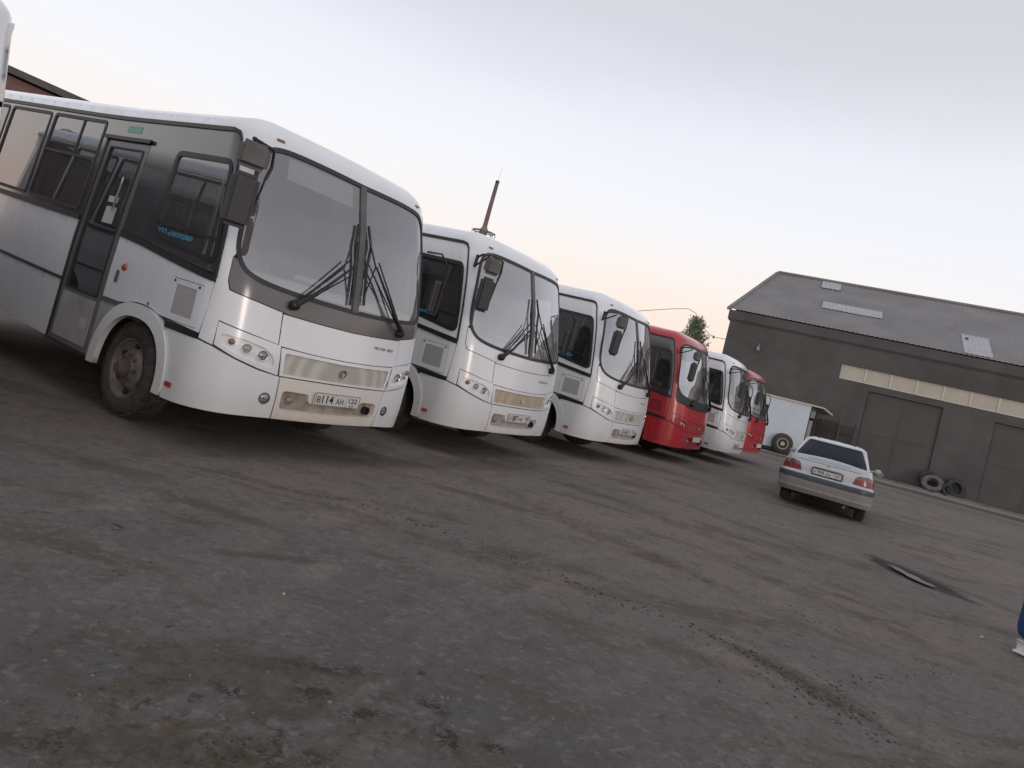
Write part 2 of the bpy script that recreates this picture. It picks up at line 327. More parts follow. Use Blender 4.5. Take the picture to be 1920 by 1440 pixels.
def patch(name, sf, outline, m, parent=None, holes=(), off=0, thick=.008, inner=False, zstep=.09, xs=None):
    outline = dens(outline); holes = [dens(h) for h in holes]
    P = np.array(outline); s0, s1, z0, z1 = P[:, 0].min(), P[:, 0].max(), P[:, 1].min(), P[:, 1].max()
    gs = [x for x in np.arange(-1.68, 1.69, .06)] + list(np.arange(1.9, 12, .3)) + list(-np.arange(1.9, 12, .3)) if xs is None else xs
    gz = np.concatenate([np.arange(0, 2.5, zstep), np.arange(2.52, 3.3, .05)]) + .003
    gs = np.array([g for g in gs if s0 < g < s1]); gz = gz[(gz > z0) & (gz < z1)]
    verts = list(outline); edges = [(i, (i + 1) % len(outline)) for i in range(len(outline))]
    for h in holes:
        b = len(verts); verts += h; edges += [(b + i, b + (i + 1) % len(h)) for i in range(len(h))]
    if len(gs) and len(gz):
        G = np.array(np.meshgrid(gs, gz)).reshape(2, -1).T; ok = pip(G, outline)
        for h in holes: ok &= ~pip(G, h)
        G = G[ok]; B = np.array(verts)
        if len(G):
            d = np.min((G[:, None, 0] - B[None, :, 0]) ** 2 + (G[:, None, 1] - B[None, :, 1]) ** 2, 1); G = G[d > .02 ** 2]
            verts += [tuple(g) for g in G]
    V, E_, Fc, *_ = delaunay_2d_cdt([Vector(v) for v in verts], edges, [], 0, 1e-6)
    V = np.array([tuple(v) for v in V]); Fc = np.array([f for f in Fc if len(f) == 3])
    C = V[Fc].mean(1); ok = pip(C, outline)
    for h in holes: ok &= ~pip(C, h)
    Fc = Fc[ok]
    Q = sf.off(V[:, 0], V[:, 1], off); NN = sf.nrm(V[:, 0], V[:, 1])
    if inner: NN = -NN
    tri = np.cross(Q[Fc[:, 1]] - Q[Fc[:, 0]], Q[Fc[:, 2]] - Q[Fc[:, 0]]); fl = (tri * NN[Fc[:, 0]]).sum(1) < 0
    Fc[fl] = Fc[fl][:, ::-1]
    faces = [tuple(f) for f in Fc]; sm_ = [1] * len(faces); nv = len(Q); allv = [Q]; alln = [NN]
    if thick:
        cnt = {}
        for f in Fc:
            for a, b in ((f[0], f[1]), (f[1], f[2]), (f[2], f[0])): cnt[(a, b)] = 1
        bd = [e for e in cnt if (e[1], e[0]) not in cnt]
        ids = sorted({i for e in bd for i in e}); mp = {k: i for i, k in enumerate(ids)}
        top = Q[ids]; bot = top - NN[ids] * thick; nb = nv; allv += [top, bot]; z3 = np.zeros_like(top)
        # wall normals: outward in the sheet's plane
        wn_ = z3.copy()
        for a, b in bd:
            e = Q[b] - Q[a]; k = np.cross(e, NN[a]); wn_[mp[a]] += k; wn_[mp[b]] += k
        wn_ /= np.linalg.norm(wn_, axis=1, keepdims=True) + 1e-9; alln += [wn_, wn_]
        K = len(ids)
        for a, b in bd: faces.append((nb + mp[b], nb + mp[a], nb + K + mp[a], nb + K + mp[b])); sm_.append(1)
    return mesh_obj(name, np.concatenate(allv), faces, m, parent, smooth=sm_, normals=np.concatenate(alln))
def surf_text(name, sf, txt, s, z, width, height, m, parent, off=.004):
    V, Fc = text_mesh(txt, 1, .01); k = width / (V[:, 0].max() - V[:, 0].min()); kz = height / (V[:, 1].max() - V[:, 1].min())
    side = -1      # text runs towards smaller s on either side
    Q = sf.off(s - V[:, 0] * k, z + V[:, 1] * kz, off)
    return mesh_obj(name, Q, Fc, m, parent)
def frame_at(sf, s, z):
    n = Vector(sf.nrm(np.array([s]), np.array([z]))[0]); p = Vector(sf.pt(np.array([s]), np.array([z]))[0])
    x = n.cross(Vector((0, 0, 1))).normalized(); y = n.cross(x); return p, Matrix((x, y, n)).transposed()
def disc_lamp(name, sf, s, z, r, parent, kind='head', off=0, mring=None):
    p, mx = frame_at(sf, s, z); p = p + mx @ Vector((0, 0, off))
    bm = bmesh.new(); lathe(bm, [(r * 1.0, -.03), (r * 1.08, .004), (r * 1.02, .009), (r * .92, .007), (r * .86, -.012), (r * .5, -.03), (1e-5, -.034)], 24, 'Z', p, mx)
    ring = bm_obj(name, bm, mring or (M['chrome'] if kind != 'turn' else M['amber_dull']), parent, True)
    bm = bmesh.new(); lathe(bm, [(r * .9, .003), (r * .6, .012), (1e-5, .016)], 20, 'Z', p, mx)
    bm_obj('lens', bm, M['lens'] if kind != 'turn' else M['amber_dull'], ring, True)
    if kind != 'turn':
        bm = bmesh.new(); lathe(bm, [(r * .28, -.03), (r * .28, .0), (r * .2, .006), (1e-5, .007)], 12, 'Z', p, mx); bm_obj('bulb_cover', bm, M['emblem'], ring, True)
    return ring

# ------------------------------------------------------------------ the ground
gm = bpy.data.materials.new('yard_ground'); gm.use_nodes = True; nt = gm.node_tree; L = nt.links.new; b = nt.nodes['Principled BSDF']
tcg = N(nt, 'ShaderNodeTexCoord')
def nz(scale, detail=6, rough=.6, sxy=(1, 1, 1), rot=0, dist=0):
    mp = N(nt, 'ShaderNodeMapping'); mp.inputs['Scale'].default_value = sxy; mp.inputs['Rotation'].default_value = (0, 0, rot); L(tcg.outputs['Object'], mp.inputs[0])
    n = N(nt, 'ShaderNodeTexNoise'); n.inputs['Scale'].default_value = scale; n.inputs['Detail'].default_value = detail; n.inputs['Roughness'].default_value = rough; n.inputs['Distortion'].default_value = dist
    L(mp.outputs[0], n.inputs[0]); return n.outputs[0]
def rng(src, a, b_, c=0, d=1):
    mr = N(nt, 'ShaderNodeMapRange'); mr.interpolation_type = 'SMOOTHSTEP'
    for i, v in enumerate((a, b_, c, d)): mr.inputs[i + 1].default_value = v
    L(src, mr.inputs[0]); return mr.outputs[0]
def mixc(f, A, B):
    x = N(nt, 'ShaderNodeMix', data_type='RGBA'); (L(f, x.inputs[0]) if hasattr(f, 'links') else setattr(x.inputs[0], 'default_value', f))
    for s, i in ((A, 6), (B, 7)):
        if hasattr(s, 'links'): L(s, x.inputs[i])
        else: x.inputs[i].default_value = (*s, 1)
    return x.outputs[2]
def mth(op, a, b_=None, clamp=False):
    n = N(nt, 'ShaderNodeMath', operation=op, use_clamp=clamp)
    for i, s in enumerate((a, b_)):
        if s is None: continue
        if hasattr(s, 'links'): L(s, n.inputs[i])
        else: n.inputs[i].default_value = s
    return n.outputs[0]
sxyz = N(nt, 'ShaderNodeSeparateXYZ'); L(tcg.outputs['Object'], sxyz.inputs[0]); X_, Y_ = sxyz.outputs[0], sxyz.outputs[1]
c = mixc(rng(nz(.32, 5), .42, .58), (.148, .133, .123), (.126, .120, .111))
c = mixc(rng(nz(.55, 6, dist=.4, sxy=(1, 1.6, 1), rot=.5), .50, .70, 0, .8), c, (.165, .138, .128))
near = rng(Y_, 6.0, 2.2)                                    # darker, cooler patches increase towards the camera
c = mixc(mth('MULTIPLY', near, rng(nz(.5, 6, dist=.3), .38, .58, .2, .95)), c, (.080, .083, .090))
c = mixc(rng(nz(1.15, 7, .62, sxy=(.55, 1.5, 1), rot=-.35, dist=.5), .53, .62, 0, .78), c, (.080, .069, .048))
c = mixc(rng(nz(.8, 8, .7, sxy=(1, 1, 1), dist=.8), .55, .66, 0, .7), c, (.175, .158, .145))
c = mixc(rng(nz(3.3, 8, .72), .50, .64, 0, .50), c, (.070, .066, .062))
# rutted tracks running along the row
mpd = N(nt, 'ShaderNodeMapping'); mpd.inputs['Rotation'].default_value = (0, 0, R(-58)); L(tcg.outputs['Object'], mpd.inputs[0])
trk = N(nt, 'ShaderNodeTexNoise'); trk.inputs['Scale'].default_value = 1; trk.inputs['Detail'].default_value = 7; trk.inputs['Roughness'].default_value = .7
mps = N(nt, 'ShaderNodeMapping'); mps.inputs['Scale'].default_value = (.35, 3.2, 1); L(mpd.outputs[0], mps.inputs[0]); L(mps.outputs[0], trk.inputs[0])
c = mixc(rng(trk.outputs[0], .57, .70, 0, .45), c, (.083, .076, .068))
c = mixc(rng(trk.outputs[0], .43, .33, 0, .35), c, (.185, .170, .160))
# scattered crumbs, dark clods and pale grit
sp = nz(26, 3, .6); pm = rng(nz(1.3, 5, .7), .50, .64)
c = mixc(mth('MULTIPLY', rng(sp, .62, .70), mth('ADD', mth('MULTIPLY', pm, .8), .12)), c, (.028, .025, .022))
c = mixc(rng(nz(70, 2, .5), .66, .76, 0, .3), c, (.22, .20, .19))
c = mixc(rng(nz(150, 2, .6), .3, .7, 0, .30), c, (.060, .057, .054))
cl = mth('MULTIPLY', rng(nz(5.5, 6, .75), .60, .66), rng(nz(.7, 3), .50, .60))
vo = N(nt, 'ShaderNodeTexVoronoi', feature='DISTANCE_TO_EDGE'); vo.inputs['Scale'].default_value = 17; wv = N(nt, 'ShaderNodeMix', data_type='VECTOR'); wv.inputs[0].default_value = .06; L(tcg.outputs['Object'], wv.inputs[4]); wn2 = N(nt, 'ShaderNodeTexNoise'); wn2.inputs['Scale'].default_value = 9; L(tcg.outputs['Object'], wn2.inputs[0]); L(wn2.outputs['Color'], wv.inputs[5]); L(wv.outputs[1], vo.inputs['Vector'])
c = mixc(mth('MULTIPLY', rng(vo.outputs['Distance'], .05, .01), mth('MULTIPLY', rng(nz(1.9, 4, .6), .50, .60), rng(Y_, 4.0, 2.6, 0, .55))), c, (.045, .042, .038))
c = mixc(mth('MULTIPLY', cl, rng(Y_, 9, 3, .25, .9)), c, (.024, .021, .018))
# strip of bare concrete and a dark wheel rut along the hangar
P0x, P0y, nx, ny = 18.63, 37.41, .36872, .92954
t_ = mth('ADD', mth('MULTIPLY', mth('SUBTRACT', X_, P0x), nx), mth('MULTIPLY', mth('SUBTRACT', Y_, P0y), ny))
t_ = mth('ADD', t_, mth('MULTIPLY', mth('SUBTRACT', nz(.35, 5), .5), 5.0))
c = mixc(mth('MULTIPLY', rng(t_, -5.2, -4.6), rng(t_, 2, 3, 1, 1)), c, (.20, .19, .18))
c = mixc(mth('MULTIPLY', rng(t_, -8.2, -7.2), rng(t_, -5.2, -6.0)), c, (.058, .055, .046))
c = mixc(mth('MULTIPLY', rng(t_, -13.2, -12), rng(t_, -9.8, -11)), c, (.095, .092, .082))
# oily dip in the middle of the yard: axis from (4.55, 9.3) to (5.1, 7.3)
def blot(cx, cy, ang, a_, b_, wob=.35, sc_=2.2):
    mp = N(nt, 'ShaderNodeMapping', vector_type='TEXTURE'); mp.inputs['Location'].default_value = (cx, cy, 0); mp.inputs['Rotation'].default_value = (0, 0, ang); mp.inputs['Scale'].default_value = (a_, b_, 1); L(tcg.outputs['Object'], mp.inputs[0])
    ln = N(nt, 'ShaderNodeVectorMath', operation='LENGTH'); sv = N(nt, 'ShaderNodeVectorMath', operation='MULTIPLY'); sv.inputs[1].default_value = (1, 1, 0); L(mp.outputs[0], sv.inputs[0]); L(sv.outputs[0], ln.inputs[0])
    return mth('ADD', ln.outputs['Value'], mth('MULTIPLY', mth('SUBTRACT', nz(sc_, 6, .7), .5), wob * 3))
c = mixc(rng(nz(9, 8, .75), .50, .64, 0, .38), c, (.060, .056, .051))
c = mixc(rng(nz(17, 6, .7, sxy=(1, 1.3, 1)), .54, .64, 0, .45), c, (.190, .178, .166))
c = mixc(rng(nz(33, 5, .7), .52, .66, 0, .45), c, (.050, .047, .043))
c = mixc(rng(blot(4.93, 8.45, R(-77), .66, .26, .6, 4), 1.5, .75, 0, .93), c, (.022, .020, .019))
frag = rng(nz(21, 9, .78, dist=.6), .47, .545)
for (cx, cy, an, a_, b_) in ((-.30, 2.50, .5, .09, .06), (-.08, 2.68, -.3, .07, .04), (.01, 2.47, -1.1, .12, .05), (-.49, 2.56, .2, .10, .05), (-.74, 2.44, 0, .08, .04), (-1.06, 1.96, .3, .14, .06), (-.62, 2.10, .2, .30, .10), (-.55, 2.75, .3, .20, .07), (.18, 2.49, 0, .05, .03), (1.95, 3.72, -.8, .30, .09), (1.70, 4.02, -.8, .34, .06)):
    c = mixc(mth('MULTIPLY', rng(blot(cx, cy, an, a_, b_, .9, 9), 1.6, .3), mth('MULTIPLY', frag, .92)), c, (.028, .024, .020))
dmp = rng(blot(-.72, 2.36, .12, .62, .42, .8, 3), 1.5, .5)
c = mixc(mth('MULTIPLY', dmp, rng(nz(5.5, 9, .75, dist=.5), .45, .58, 0, .75)), c, (.066, .057, .038))
c = mixc(mth('MULTIPLY', dmp, rng(nz(13, 9, .8), .53, .60, 0, .8)), c, (.036, .031, .025))
c = mixc(mth('MULTIPLY', dmp, rng(nz(8, 9, .8), .58, .68, 0, .5)), c, (.20, .18, .16))
for (cx, cy, an, a_, b_) in ((-.3, 8.9, .93, 1.6, .22), (-1.6, 6.7, .93, 1.2, .2), (.9, 6.4, -.75, 1.3, .16), (1.9, 7.9, -.7, 1.8, .2), (2.9, 5.9, -.75, 1.5, .14), (-.6, 4.9, -.25, 1.0, .12), (3.2, 8.9, -.7, 1.8, .22)):
    c = mixc(mth('MULTIPLY', rng(blot(cx, cy, an, a_, b_, .8, 2.5), 1.6, .3), rng(nz(7, 8, .75), .42, .60, .15, .62)), c, (.056, .047, .041))
c = mixc(rng(blot(5.6, 7.9, R(-60), 1.3, .14, .8, 3), 1.4, .5, 0, .35), c, (.045, .044, .046))
for (cx, cy, an, a_, b_, s_) in ((-2.55, 4.66, .0, .45, .13, .6), (-1.65, 4.36, -.2, .42, .08, .62), (-1.72, 4.05, .1, .12, .05, .55), (-1.13, 3.82, .5, .32, .045, .6), (-2.35, 3.95, .3, .2, .07, .45), (-.75, 2.62, .3, .34, .14, .5), (-.8, 2.05, .2, .30, .10, .6), (-.50, 2.40, .2, .10, .05, .7), (.35, 2.45, .2, .3, .10, .45), (1.2, 3.9, -.3, .35, .1, .4), (1.75, 4.0, -.7, .45, .10, .6), (2.4, 5.0, -.5, .5, .08, .4), (1.45, 6.0, -.5, .3, .15, .4), (3.2, 6.3, -.6, .5, .09, .4), (-.3, 8.6, .9, 1.0, .25, .55), (.3, 10.9, .9, .9, .3, .5), (-1.2, 7.3, .9, 1.0, .2, .5), (2.4, 3.3, .6, .7, .06, .45)):
    c = mixc(rng(blot(cx, cy, an, a_, b_, .75, 7), 1.5, .3, 0, s_), c, (.060, .052, .038))
gain = N(nt, 'ShaderNodeMix', data_type='RGBA', blend_type='MULTIPLY'); gain.inputs[0].default_value = 1; gain.inputs[7].default_value = (1.50, 1.42, 1.38, 1); gain.clamp_result = False; L(c, gain.inputs[6]); c = gain.outputs[2]
L(c, b.inputs['Base Color']); b.inputs['Roughness'].default_value = .9; b.inputs['Specular IOR Level'].default_value = .25
hgt = mth('ADD', mth('ADD', mth('MULTIPLY', nz(4, 8, .7), .9), mth('MULTIPLY', nz(30, 6, .7), .34)), mth('MULTIPLY', trk.outputs[0], .8))
bm_ = N(nt, 'ShaderNodeBump'); bm_.inputs['Strength'].default_value = 1; bm_.inputs['Distance'].default_value = .05; L(hgt, bm_.inputs['Height']); L(bm_.outputs[0], b.inputs['Normal'])
# one sheet, finer near the camera, with slight real unevenness
gx = np.concatenate([[-900, -300, -120, -60, -30], np.arange(-16, 30.1, .5), [40, 60, 120, 300, 900]]); gy = np.concatenate([[-300, -60, -20], np.arange(-4, 44.1, .5), [60, 90, 150, 400, 1200]])
GX, GY = np.meshgrid(gx, gy); GZ = .012 * np.sin(GX * 1.3 + GY * .7) * np.sin(GY * 1.1 - GX * .4) - .012
GZ *= np.clip((44 - GY) / 6, 0, 1)
V = np.stack([GX, GY, GZ], -1).reshape(-1, 3); nxg = len(gx)
Fg = [(j * nxg + i, j * nxg + i + 1, (j + 1) * nxg + i + 1, (j + 1) * nxg + i) for j in range(len(gy) - 1) for i in range(nxg - 1)]
g = mesh_obj('ground', V, Fg, gm, smooth=True); tag(g, 'worn brown grey dirt and asphalt yard in front of the buses', kind='structure')
# puddle in the oily dip
wm = mat('dull_wet_silt', (.15, .145, .145), .45, spec=.4, var=.3, vscale=3)
pc = [(4.74, 8.70), (4.75, 8.58), (4.725, 8.45), (4.74, 8.30), (4.725, 8.16), (4.75, 8.02), (4.80, 7.93), (4.87, 7.90), (4.88, 8.0), (4.845, 8.12), (4.86, 8.28), (4.82, 8.40), (4.83, 8.55), (4.79, 8.66)]
pc = [(4.80 + (x - 4.80) * 1.35, y) for x, y in pc]
pu = mesh_obj('puddle', [(x, y, .013) for x, y in pc], [tuple(range(len(pc)))], wm); tag(pu, 'narrow strip of standing water in the dark oily dip', kind='structure')
# loose stones and crumbs
gv, gf = [], []
for i in range(2600):
    y = 1.3 + 13 * random.random() ** 1.7; x = random.uniform(-.85, .85) * y * 1.0 + .3
    s = random.choice((.0025, .003, .003, .004, .005, .008)) * random.uniform(.7, 1.3); k = len(gv); z0 = .012 * math.sin(x * 1.3 + y * .7) * math.sin(y * 1.1 - x * .4) - .012
    for dx, dy, dz in ((1, 0, 0), (0, 1, 0), (-1, 0, 0), (0, -1, 0), (.1, .1, .9)): gv.append((x + s * dx * random.uniform(.6, 1.4), y + s * dy * random.uniform(.6, 1.4), z0 + s * dz - .001))
    gf += [(k, k + 1, k + 4), (k + 1, k + 2, k + 4), (k + 2, k + 3, k + 4), (k + 3, k, k + 4)]
tag(mesh_obj('gravel', gv, gf, mat('grit', (.11, .10, .092), .9, var=.6, vscale=9, col2=(.20, .19, .175))), 'small loose stones scattered over the yard', kind='stuff')
cv, cf = [], []
clod = []
for line, dn, wd in (([(-1.29, 5.38), (-.3, 5.13), (.55, 4.67), (1.09, 4.45), (1.59, 4.18), (1.89, 3.68), (2.06, 3.35)], 42, .05), ([(.27, 7.35), (1.04, 6.51), (1.65, 5.7), (2.24, 5.5), (2.66, 5.12), (3.29, 4.85)], 34, .04), ([(1.75, 3.61), (2.32, 4.23), (3.33, 4.92)], 26, .03), ([(.8, 4.5), (1.3, 4.4), (1.75, 3.95)], 30, .04), ([(1.45, 4.1), (1.85, 3.75), (2.0, 3.5)], 50, .16)):
    for A, B in zip(line, line[1:]):
        d = math.hypot(B[0] - A[0], B[1] - A[1])
        for q in range(int(dn * d)):
            f_ = random.random(); clod.append((A[0] + (B[0] - A[0]) * f_ + random.gauss(0, wd), A[1] + (B[1] - A[1]) * f_ + random.gauss(0, wd), random.uniform(.004, .016)))
for cx, cy, rad, n in ((-.30, 2.51, .035, 26), (-.08, 2.68, .03, 16), (.01, 2.50, .035, 30), (.04, 2.44, .025, 14), (-.16, 2.92, .02, 8), (-.49, 2.56, .04, 18), (-.74, 2.44, .03, 10), (-1.06, 1.96, .05, 18), (.18, 2.49, .03, 10), (-.6, 2.1, .12, 30), (1.9, 3.9, .3, 40), (2.6, 6.0, .8, 30), (-2.0, 4.5, .5, 20)):
    for i in range(n):
        a = random.random() * 6.28; r_ = rad * random.random() ** .6; clod.append((cx + r_ * math.cos(a), cy + r_ * math.sin(a), random.uniform(.003, .012)))
for x, y, s in clod:
    k = len(cv)
    for q in range(6): cv.append((x + s * math.cos(q) * random.uniform(.6, 1.5), y + s * math.sin(q) * random.uniform(.6, 1.5), -.012 + .012 * math.sin(x * 1.3 + y * .7) * math.sin(y * 1.1 - x * .4) - .003))
    cv.append((x, y, cv[-1][2] + .003 + s * .45)); cf += [(k + q, k + (q + 1) % 6, k + 6) for q in range(6)]
tag(mesh_obj('dirt_clods', cv, cf, mat('wet_dirt', (.034, .029, .025), .85)), 'clumps of dark damp dirt lying on the yard', kind='stuff')

# ------------------------------------------------------------------ the bus
BS = Surf(.1359, .4143, 1.205, 7.6, ([.3, .5, .9, 1.38, 1.75, 2.15, 2.55, 2.8], [.03, 0, 0, .058, .14, .25, .40, .49]), ([.3, 1.4, 2.6, 2.8], [0, 0, .06, .07]), zr=2.64, lift=.030, roof=(.40, .185, .5))
SM = BS.smax; PIV = 1.44
def sv(v): return v + .865                      # distance round the body of a point on the flat side
ws = sweep([(0, 2.585), (.65, 2.60), (.93, 2.585), (1.05, 2.52), (1.10, 2.40), (1.145, 2.15), (1.178, 1.85), (1.17, 1.67), (1.11, 1.545), (1.0, 1.475), (.80, 1.438), (.45, 1.415), (0, 1.405)], 5)
ws_full = ws + [(-a, z) for a, z in ws[::-1]][1:-1]
ws_low_i = next(i for i, q in enumerate(ws) if q[1] < 1.60)
side_edge = [(1.285, 1.40)]
def arch(cx, hw, z0, top, n=26, e=2.35, a0=0, a1=math.pi):
    o = []
    for i in range(n + 1):
        t = a0 + (a1 - a0) * i / n; c_, s_ = math.cos(t), math.sin(t)
        o.append((cx - hw * math.copysign(abs(c_) ** (2 / e), c_), z0 + (top - z0) * abs(s_) ** (2 / e)))
    return o
AO = arch(2.22, .625, .36, 1.0); AI = arch(2.22, .515, .36, .885)
def belt(s): return float(np.interp(s, [1.2, 1.28, 1.95, 2.47, 2.9, 3.3], [1.37, 1.378, 1.437, 1.497, 1.53, 1.53]))
W_SIDE = [(3.83, 1.65, 5.0, 2.57), (5.08, 1.65, 6.13, 2.57), (6.21, 1.65, 7.2, 2.57), (7.28, 1.65, 8.0, 2.57)]
DRV = rpoly([(1.335, 1.50), (2.38, 1.625), (2.42, 2.37), (1.36, 2.36)], [.1, .06, .08, .08])
DOOR = (2.92, .40, 3.70, 2.395)
def bus_master():
    root = empty('bus')
    P = lambda *a, **k: patch(a[0], BS, a[1], M[a[2]], k.pop('parent', root), **k)
    paint = []                                                  # parts that change with the bus colour
    # upper shell: roof, brow and pillars round the windshield
    low = [(1.185, 1.60), (1.188, 1.41), (1.16, 1.335), (.71, 1.268)]
    r = ws[:ws_low_i]
    half = [(1.285, 2.598), (1.275, 2.56), (1.29, 1.382), (1.335, .94), (1.335, .905), (1.19, .882), (1.205, 1.085), (.715, 1.008)] 
    fr = [(SM, 3.14), (SM, 2.60), (1.285, 2.60), (1.278, 2.55), (1.29, 1.382), (1.335, .91), (1.205, .886), (1.197, 1.088), (.70, 1.005), (.715, 1.266), (1.165, 1.335), (1.192, 1.41), (1.188, 1.60)]
    fr += [q for q in ws[::-1] if q[1] > 1.62][:-1]
    outline = fr + [(0, 2.585)] + [(-a, z) for a, z in fr[::-1]]
    paint.append(P('roof_shell', outline, 'white', thick=.02, zstep=.07))
    # roof top sheet
    sN = np.linspace(-SM, SM, 160); rim = BS.pt(sN, np.full(160, 3.139)); cen = np.array([0, 3.8, 2.9])
    V = list(rim) + [rim[i] * .5 + cen * .5 + np.array([0, 0, .015]) for i in range(160)] + [cen]; F = []
    for i in range(159): F += [(i, i + 1, 161 + i, 160 + i), (160 + i, 161 + i, 320)]
    paint.append(mesh_obj('roof_top', V, F, M['white'], root, smooth=True))
    # windshield: seal, two panes, centre post
    P('windshield_seal', shrink(ws_full, -.004), 'rubberseal', holes=[shrink(ws_full, .034)], off=.006, thick=.02)
    inn = shrink(ws_full, .030)
    for sgn in (1, -1):
        pane = [q for q in inn if q[0] * sgn >= .03]
        zt = max(q[1] for q in pane); 
        pane = sorted(pane, key=lambda q: math.atan2(q[1] - 2.0, q[0] * sgn - .55))
        pane = [(.03 * sgn, 1.437)] + [q for q in pane] + [(.03 * sgn, 2.553)]
        pane = sorted(set(pane), key=lambda q: math.atan2(q[1] - 2.0, q[0] * sgn - .55))
        P('windshield_pane', pane, 'windshield', off=-.006, thick=0)
    P('windshield_post', [(-.036, 1.42), (.036, 1.42), (.036, 2.575), (-.036, 2.575)], 'mirror_grey', off=.008, thick=.02)
    # cowl under the windshield
    lowc = [q for q in ws if q[1] < 1.60]
    lo_r = [(.0, 1.239), (.35, 1.247), (.66, 1.262), (.715, 1.273), (1.155, 1.342), (1.184, 1.413), (1.181, 1.60)]
    cw = lo_r + lowc; cw = cw + [(-a, z) for a, z in cw[::-1]][1:-1]
    cw = [(a, z) for a, z in cw]; cowl = P('cowl_panel', cw, 'white', thick=.012)
    # hood
    hood = sweep([(0, .972), (.35, .978), (.692, .997)], 4) + sweep([(.705, 1.256), (.35, 1.240), (0, 1.232)], 4)
    hood = hood + [(-a, z) for a, z in hood[::-1]][1:-1]; hood = [q for i, q in enumerate(hood) if i == 0 or (abs(q[0] - hood[i - 1][0]) + abs(q[1] - hood[i - 1][1])) > 1e-5]
    paint.append(P('hood_panel', hood, 'white', off=.002))
    # grille panel with perforated mesh and emblem
    go = [(-.625, .752), (.625, .752), (.662, .986), (.33, .970), (0, .965), (-.33, .970), (-.662, .986)]
    gi = rpoly([(-.595, .772), (.595, .772), (.62, .945), (0, .935), (-.62, .945)], [.015, .015, .02, 0, .02])
    gp = P('grille_panel', go, 'white', holes=[gi]); paint.append(gp)
    P('grille_mesh', shrink(gi, -.004), 'grille', off=-.012, thick=0)
    # emblem: oval ring with an upright leaf inside
    p, mx = frame_at(BS, -.005, .852); bm = bmesh.new()
    lathe(bm, [(.034, -.012), (.040, .004), (.037, .010), (.031, .008), (.031, -.006)], 24, 'Z', p, mx)
    em = bm_obj('emblem', bm, M['emblem'], root, True); bm = bmesh.new()
    for q in ((-.012, .0), (.012, .0), (0, .016)):
        v_ = [bm.verts.new(p + mx @ Vector(k)) for k in ((q[0], q[1] - .017, .006), (q[0] + .008, q[1], .006), (q[0], q[1] + .016, .006), (q[0] - .008, q[1], .006), (q[0], q[1], .012))]
        for a_, b__ in ((0, 1), (1, 2), (2, 3), (3, 0)): bm.faces.new((v_[a_], v_[b__], v_[4]))
    bm_obj('emblem_leaves', bm, M['emblem_pale'], em)
    # bumper centre with slot, tow lamps
    bc = [(-.585, .385), (.585, .385), (.61, .742), (-.61, .742)]
    sl_ = rpoly([(.56, .635), (.305, .63), (.285, .552), (-.285, .552), (-.32, .615), (-.545, .612), (-.545, .475), (.55, .468)], [.05, .02, .03, .03, .03, .05, .04, .05])
    P('bumper_center', bc, 'offwhite', holes=[sl_], off=.004, thick=.05)
    P('bumper_slot', shrink(sl_, -.004), 'slot', off=-.045, thick=0)
    P('step_flap', rpoly([(-.27, .40), (.56, .40), (.56, .425), (-.25, .445)], .01), 'offwhite', off=.009, thick=.008)
    disc_lamp('tow_lamp', BS, .455, .553, .036, root, 'turn', -.02, M['slot'])
    bm = bmesh.new(); p, mx = frame_at(BS, -.445, .535); lathe(bm, [(.04, -.04), (.04, .0), (.033, .0), (.030, -.035), (1e-5, -.036)], 20, 'Z', p, mx); bm_obj('tow_socket', bm, M['dark'], root, True)
    for sg in (1, -1):
        f = (lambda q: q) if sg == 1 else flip
        # lamp housing with recess
        lh = [(1.193, 1.078), (1.193, .893), (1.02, .832), (.82, .782), (.642, .752), (.672, .997), (.92, 1.034)]
        rc = rpoly([(1.15, .995), (1.145, .905), (.95, .845), (.695, .795), (.705, .89), (.80, .955), (.97, .985)], [.02, .02, 0, .03, .05, .04, 0])
        paint.append(P('lamp_housing', f(lh), 'white', holes=[f(rc)], off=.002, thick=.03)); paint.append(P('lamp_recess', f(shrink(rc, -.005)), 'white', off=-.022, thick=0))
        for (s_, z_, r_, kd) in ((1.068, .948, .024, 'turn'), (.945, .918, .037, 'head'), (.805, .888, .040, 'head')): disc_lamp('turn_signal' if kd == 'turn' else 'headlight', BS, s_ * sg, z_, r_, root, kd, -.008)
        # bumper corner
        aoL = [q for q in AO if q[0] < 1.9 and q[1] < .885]
        bcn = [(.597, .385), (.9, .376), (1.2, .366), (1.585, .352)] + [(a - .008, z) for a, z in aoL] + [(1.76, .895), (1.34, .895), (1.205, .873), (1.02, .818), (.82, .768), (.622, .742)]
        paint.append(P('bumper_corner', f(bcn), 'white', off=.004, thick=.03))
        disc_lamp('fog_lamp', BS, .70 * sg, .548, .045, root, 'fog', .004, M['mirror_grey'])
        P('side_marker', f(rrect(1.475, .455, 1.565, .495, .015)), 'redlens', off=.016, thick=.014)
        # wheel arch trim
        paint.append(P('wheel_arch_trim', f(AO + AI[::-1]), 'white', off=.022, thick=.05))
        # side panels
        aom = [q for q in AO if q[1] > .925 and q[0] < 2.6]
        sp_ = [(1.297, 1.372), (1.342, .947)] + [(a, z + .010) for a, z in AO if z > .94] + [(2.60, .957), (2.90, .957), (2.90, 1.522), (2.47, 1.487), (1.95, 1.428)]
        vh = rrect(1.39, .965, 1.86, 1.315, .015)
        paint.append(P('side_panel', f(sp_), 'white', holes=[f(vh)] if sg == 1 else [], off=.0))
